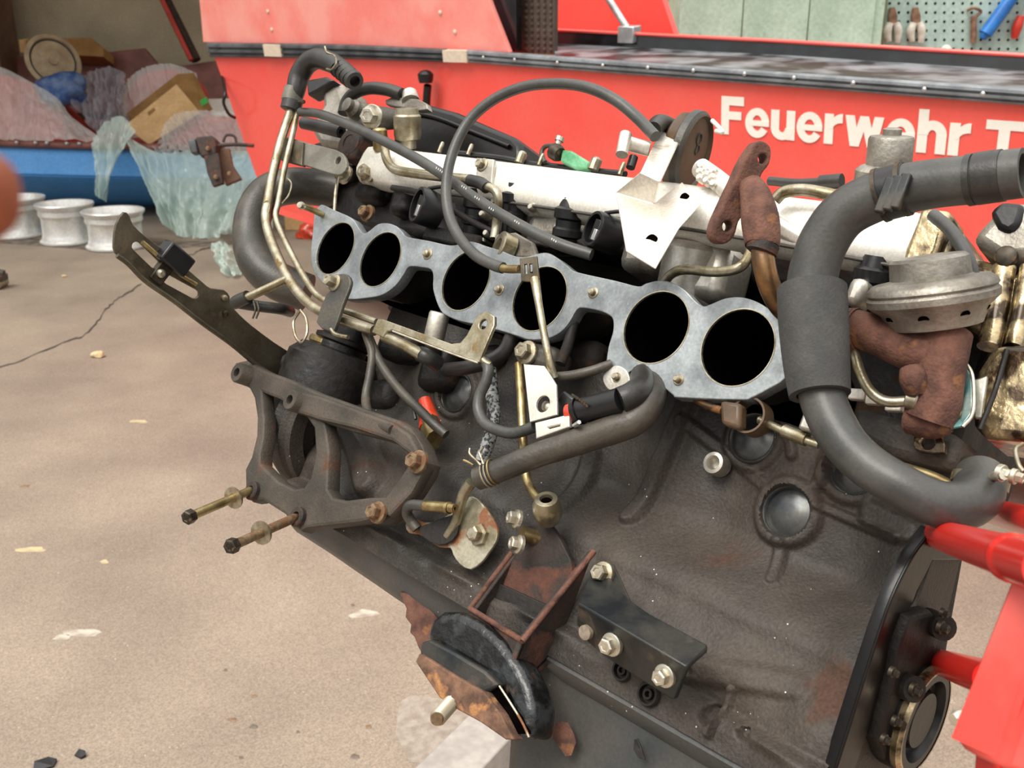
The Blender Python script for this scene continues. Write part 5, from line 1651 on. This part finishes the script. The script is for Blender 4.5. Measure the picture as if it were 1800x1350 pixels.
# ---- small pipes by the core plugs
sc = ngon_prism('pipe_clip', [P(1264, 703, .004), P(1302, 708, .004), P(1300, 755, .004), P(1266, 745, .004)], 'plastic_brown', engine, -EN * .012, .003)
link('clip_ring', lathe_mesh(P(1316, 730, -.004), EN, [(.013, -.012), (.013, .002), (.0115, .002), (.0115, -.012)], 28, cap=False), 'plastic_brown', sc)
bp = tube('brake_pipe', [(1215, 695, -.01), (1240, 712, -.005), (1270, 722, -.002)], 7, 'copper_pipe', engine)
st = tube('servo_pipe', [(1335, 738, -.012), (1365, 752, -.01), (1400, 768, -.008), (1440, 782, -.008)], 7.5, 'steel_tube', engine)
tube('pipe_union', [(1378, 757, -.009), (1418, 773, -.008)], 12, 'steel_tube', st, seg=16)
tube('servo_pipe', [(1590, 822, -.012), (1640, 838, -.01), (1690, 862, -.008)], 9, 'brass_zinc', engine)
eye = link('oil_eyelet', lathe_mesh(P(1258, 815, -.044), EN, [(.0085, -.008), (.0085, .002), (.008, .004), (.0055, .0045), (.0044, .003), (.0042, -.006), (.0005, -.006)], 32, cap=False), 'aluminium', engine)

# ---- rusty tin plate with elbow pipe on the block
tp_ = plate('tin_plate', .012, [(824, 873), (838, 876), (855, 895), (868, 915), (874, 931), (872, 951), (858, 972), (847, 987), (827, 1001), (808, 992), (796, 975), (791, 963), (772, 962), (750, 948), (736, 939), (719, 937), (712, 923), (722, 910), (745, 918), (770, 915), (795, 899), (815, 889)], [], .003, 'rusty_zinc', engine, .0008, 2)
tp_['label'] = 'rusty zinc plate with a bent pipe'
lathe('nut', P(841, 940, .014), EN, [(.009, -.002), (.009, .0015), (.006, .002), (.006, .008), (.0045, .009)], 'bolt_steel', tp_, 6)
tube('elbow_pipe', [(733, 930, .016), (722, 915, .02), (715, 900, .026), (722, 888, .03), (748, 889, .03)], 9.5, 'flange_dark', tp_, seg=16)
bp_ = tube('brass_sleeve', [(746, 889, .03), (785, 892, .03), (800, 894, .03)], [9.5, 9.5, 8], 'brass_zinc', tp_, seg=20, bore=.4)
band('sleeve_ring', 788, 893, .03, 760, 890, 10.5, .0015, 'brass_zinc', tp_)
tube('feed_pipe', [(828, 848, .025), (815, 868, .022), (806, 900, .018), (800, 920, .016), (786, 943, .014)], [10, 10, 9, 9, 8], 'steel_tube', tp_, seg=16)
plate('cup_wall', .016, [(735, 928), (760, 918), (795, 905), (806, 925), (795, 950), (770, 958), (745, 945)], [], .002, 'grease_and_shade', tp_, .0005, 2)
for u, v in [(908, 912), (912, 957)]:
    bolt(u, v, .02, 12, 'bolt_bright', engine, axis=(EN - EA * .5 + EB * .1))
lathe('spacer', P(925, 940, .008), (EN - EA * .5), [(.006, -.012), (.006, .004)], 'brass_zinc', engine, 16)
plate('mount_back_plate', .002, [(900, 985), (925, 925), (965, 920), (985, 948), (1003, 984), (1006, 1010), (960, 1066), (872, 1026)], [], .006, 'rust_dark', engine, .001)

plate('channel_shade', .006, [(874, 1024), (962, 1064), (948, 1140), (846, 1092)], [], .004, 'grease_and_shade', engine, .0005)  # dark sheet added to stand in for shade inside the mount channel

# ---- engine mount: U channel, rubber block and rusty plate
aL = ab(899, 973, .0)[0]
aR = ab(1044, 970, .0)[0]
LT0, LT1 = PA(899, 973, aL), PA(826, 1071, aL)
RT0, RT1 = PA(1044, 970, aR), PA(918, 1128, aR)
dn = EB * .075
ch_ = ngon_prism('mount_channel', [LT0, LT1, LT1 + EB * .05, LT0 + dn], 'rust_dark', engine, EA * .005, .001)
ch_['label'] = 'rusty U shaped engine mount bracket'
ngon_prism('channel_wall', [RT0, RT1, RT1 + EB * .05, RT0 + EB * .085], 'rust_dark', ch_, -EA * .005, .001)
ngon_prism('channel_front', [LT1, RT1, RT1 + EB * .05, LT1 + EB * .05], 'rust_dark', ch_, -EN * .005, .001)
ngon_prism('channel_floor', [LT0 + dn * .95, LT1 + EB * .048, RT1 + EB * .048, RT0 + dn * .95], 'grease_and_shade', ch_, EB * .004)  # dark colour stands in for shade at the channel bottom
for pa_, pb_2 in ((LT0, LT1), (RT0, RT1), (LT1, RT1)):
    tube('channel_rim', [pa_ + EA * .0 - EB * .0005, pb_2 - EB * .0005], .0022, 'rust', ch_, seg=8)
# rubber block: a rounded loaf under the channel's nose
nL = (LT1 - EO).dot(EN)
nR = (RT1 - EO).dot(EN)
mo = [(744, 1126), (755, 1088), (776, 1072), (806, 1072), (848, 1094), (884, 1126), (910, 1162), (930, 1200), (940, 1238), (934, 1296), (905, 1288), (877, 1203), (847, 1187)]
nM = (nL + nR) / 2
rubber = ngon_prism('mount_rubber', [P(u, v, nM + .012) for u, v in mo], 'mount_rubber', ch_, -EN * .03 + EB * .004, .01)
rubber.modifiers['bevel'].segments = 4
ngon_prism('steel_saddle', [P(u, v, nM + .018) for u, v in [(740, 1128), (756, 1124), (800, 1148), (853, 1180), (876, 1204), (846, 1222), (800, 1190), (737, 1150)]], 'black_sheet', ch_, -EN * .012, .002)
ngon_prism('rust_plate', [P(u, v, nM + .022) for u, v in [(730, 1163), (737, 1148), (800, 1188), (850, 1216), (880, 1256), (902, 1300), (888, 1300), (845, 1270), (805, 1248), (772, 1226)]], 'rust_orange', ch_, -EN * .012, .001)
ngon_prism('inner_cavity', [P(u, v, nM + .0135) for u, v in [(843, 1206), (872, 1196), (890, 1222), (918, 1262), (928, 1290), (905, 1290), (880, 1255)]], 'recess_shade', ch_, -EN * .004)
tube('saddle_edge', [P(u, v, nM + .015) for u, v in [(876, 1203), (900, 1240), (918, 1270), (930, 1296)]], 2.2, 'rusty_zinc', ch_, seg=6)
sp0, sp1 = P(800, 1228, nM + .012), P(767, 1265, nM + .045)
stud = link('mount_stud', tube_mesh([sp0, sp1], 11.5 * mpp(sp1), seg=18, smooth_path=False), 'bolt_rusty', ch_)
d_ = (sp1 - sp0)
for q in range(13):
    c = sp0 + d_ * (.25 + q * .055)
    link('thread', lathe_mesh(c, d_, [(11 * mpp(sp1), -.0011), (15 * mpp(sp1), 0), (11 * mpp(sp1), .0011)], 18, cap=False), 'bolt_steel', stud)
# ragged rusty edge of the pan on the left
ngon_prism('pan_edge_rust', [P(u, v, -.03) for u, v in [(602, 962), (640, 980), (668, 1010), (672, 1032), (640, 1012), (615, 990)]], 'rust_orange', oil_pan, -EN * .01, .001)
ngon_prism('pan_edge_rust', [P(u, v, -.012) for u, v in [(700, 1040), (740, 1048), (770, 1090), (760, 1130), (742, 1150), (735, 1138), (728, 1120), (720, 1112), (722, 1098), (712, 1085), (714, 1070)]], 'rust', oil_pan, -EN * .01, .001)

# ---- folded black bracket with three bolts
fb = sheet('bolted_bracket', [(1015, 1060, .056), (1038, 1008, .028), (1048, 988, .024), (1080, 990, .022), (1095, 1022, .024), (1110, 1055, .028), (1142, 1078, .03), (1244, 1132, .034), (1243, 1141, .036), (1206, 1172, .058), (1013, 1097, .038), (1033, 1130, .034), (1063, 1155, .032), (1178, 1230, .034), (1188, 1230, .034)],
           [[0, 9, 8, 7, 6, 5, 4, 3, 2, 1], [0, 10, 11, 12, 13, 14, 9]], .0035, 'black_sheet', engine, .002, 3)
fb['label'] = 'glossy black folded bracket held by three bolts'
bolt(1060, 1008, .028, 15, 'bolt_steel', fb)
bolt(1075, 1133, .047, 15, 'bolt_bright', fb, axis=(EN + EB * .35))
bolt(1168, 1188, .049, 15, 'bolt_bright', fb, axis=(EN + EB * .35))
lathe('oval_hole', P(1028, 1112, .044), EN + EB * .3, [(.005, -.003), (.005, .0005), (.004, .0008)], 'concrete', fb, 20)
for u, v, r in [(1093, 1178, 20), (1139, 1220, 22)]:
    p = P(u, v, .012)
    m = mpp(p)
    lathe('socket_bolt', p, EN, [(r * m, -.012), (r * m, 0), (r * m * .92, .0015), (r * m * .75, .0015), (r * m * .68, -.002), (r * m * .45, -.002), (r * m * .42, .001), (r * m * .25, .001), (r * m * .2, -.004)], 'cast_dark', engine, 32)

# ---- rear face of the block, seal housing
RA = .652
def rear(name, pts, thick, mat, parent, a=RA, holes=(), smooth=0, bev=.001):
    return plate_world(name, PA(pts[0][0], pts[0][1], a), EA, [PA(u, v, a) for u, v in pts], [[PA(u, v, a) for u, v in h] for h in holes], thick, mat, parent, bev, smooth)


rf_ = rear('bell_flange', [(1640, 930), (1604, 978), (1571, 1042), (1546, 1110), (1520, 1190), (1496, 1266), (1466, 1360), (1500, 1360), (1530, 1275), (1552, 1190), (1590, 1100), (1612, 1040), (1640, 985), (1698, 985), (1700, 962), (1690, 948)], .008, 'black_paint', block)
rear('rear_wall', [(1630, 985), (1692, 985), (1672, 1095), (1652, 1210), (1634, 1275), (1600, 1360), (1500, 1360), (1530, 1275), (1552, 1190), (1590, 1100)], .004, 'cast_dark', block, RA - .006)
sh = rear('seal_housing', [(1600, 1085), (1640, 1075), (1662, 1100), (1655, 1150), (1642, 1200), (1632, 1262), (1612, 1310), (1560, 1340), (1545, 1300), (1560, 1240), (1572, 1190), (1580, 1140)], .012, 'cast_dark', block, RA + .006, bev=.003)
sc_ = PA(1612, 1262, RA + .008)
lathe('crank_seal', sc_, EA, [(.035, -.01), (.035, .004), (.033, .006), (.027, .006), (.025, .0), (.02, .0), (.018, .004), (.008, .004)], 'black_paint', sh, 48)
link('seal_lip', lathe_mesh(sc_, EA, [(.0352, .0), (.036, .004), (.034, .0064), (.0325, .0064)], 48, cap=False), 'oily_alu', sh)
for u, v, r in [(1655, 1103, 9), (1607, 1212, 9), (1575, 1268, 7), (1556, 1300, 7), (1570, 1182, 7), (1659, 1078, 6)]:
    p = PA(u, v, RA + .014)
    link('bolt', bolt_mesh(p, EA, r * mpp(p), None, True), 'bolt_dark', sh, angle=25)
for u, v, u2, v2 in [(1630, 1090, 1660, 1104), (1572, 1200, 1608, 1212)]:
    link('bolt_boss', tube_mesh([PA(u, v, RA - .002), PA(u2, v2, RA + .014)], .008, seg=16, smooth_path=False), 'cast_dark', sh)
tube('flange_rim', [PA(u, v, RA + .001) for u, v in [(1640, 930), (1604, 978), (1571, 1042), (1546, 1110), (1520, 1190), (1496, 1266), (1466, 1360)]], 3.5, 'black_paint', rf_, seg=8)

# ================================================================ red engine stand
stand = thing('engine_stand', G(1760, 1800), 'bright red steel engine stand holding the rear of the engine', 'engine stand')
def sarm(p0, p1, r, name='arm'):
    return link(name, tube_mesh([p0, p1], r, seg=28, smooth_path=False), 'stand_red', stand)
c0 = PA(1650, 940, RA + .002)
c1 = PA(1778, 980, RA + .10)
a1 = sarm(c0, c1 + (c1 - c0) * .3, .0088)
lathe('arm_nut', c0, c1 - c0, [(.0075, -.004), (.0075, .003), (.009, .004)], 'bolt_dark', a1, 6)
lathe('arm_collar', c1, c1 - c0, [(.0086, -.004), (.0098, 0), (.0098, .006), (.0086, .01)], 'stand_red', a1, 28)
q0 = PA(1725, 893, RA - .03)
sarm(q0, PA(1840, 925, RA + .07), .0085)
q1 = PA(1640, 1160, RA - .02)
sarm(q1, PA(1745, 1196, RA + .09), .0085)
def SPt(u, v, z):
    return D(u, v, z)
pz = (c1 - CAM).dot(FWD) - .005
pz = pz + .012
post = ngon_prism('mount_plate', [D(1779, 1003, pz), D(1812, 968, pz - .005), D(1900, 950, pz - .03), D(1900, 1060, pz - .04), D(1836, 1110, pz - .03), D(1757, 1352, pz - .03), D(1676, 1314, pz - .012), D(1679, 1298, pz - .012)], 'stand_red_lit', stand, EA * .03 + V((.012, 0, 0)), .004)
ngon_prism('post_face', [D(1836, 1112, pz - .03), D(1920, 1050, pz - .04), D(1920, 1420, pz - .02), D(1750, 1400, pz - .02), D(1757, 1353, pz - .03)], 'stand_red', post, FWD * .02, .002)
lathe('stand_bolt', D(1690, 1262, pz - .004), c2w(-.9, .1, -.3), [(.0035, -.01), (.0035, .002), (.0025, .004)], 'bolt_bright', stand, 12)
# column and grey foot beam of the stand
tube('column', [E(.78, .2, -.08), V((E(.78, .2, -.08).x, E(.78, .2, -.08).y, .06))], .03, 'stand_red', stand, seg=16)
f0, f1 = G(700, 1440, .09), G(868, 1268, .09)
fd = (f1 - f0).normalized()
foot = box('foot_beam', f0 + fd * .35 + V((0, 0, -.045)), (1.15, .11, .09), 'beam_grey', stand, (fd, fd.cross(UP), UP), .004)

# ================================================================ finger in front of the lens
fp = D(-8, 345, .115)
bm = bmesh.new()
pts_ = [D(-120, 360, .118), D(-70, 350, .116), D(-30, 343, .115), D(6, 340, .115), D(24, 340, .115)]
fin = tube('person', pts_, [.0062, .006, .0054, .0042, .0018], 'skin', None, seg=20)
tag(fin, 'blurred fingertip reaching into the left edge of the picture', 'person')
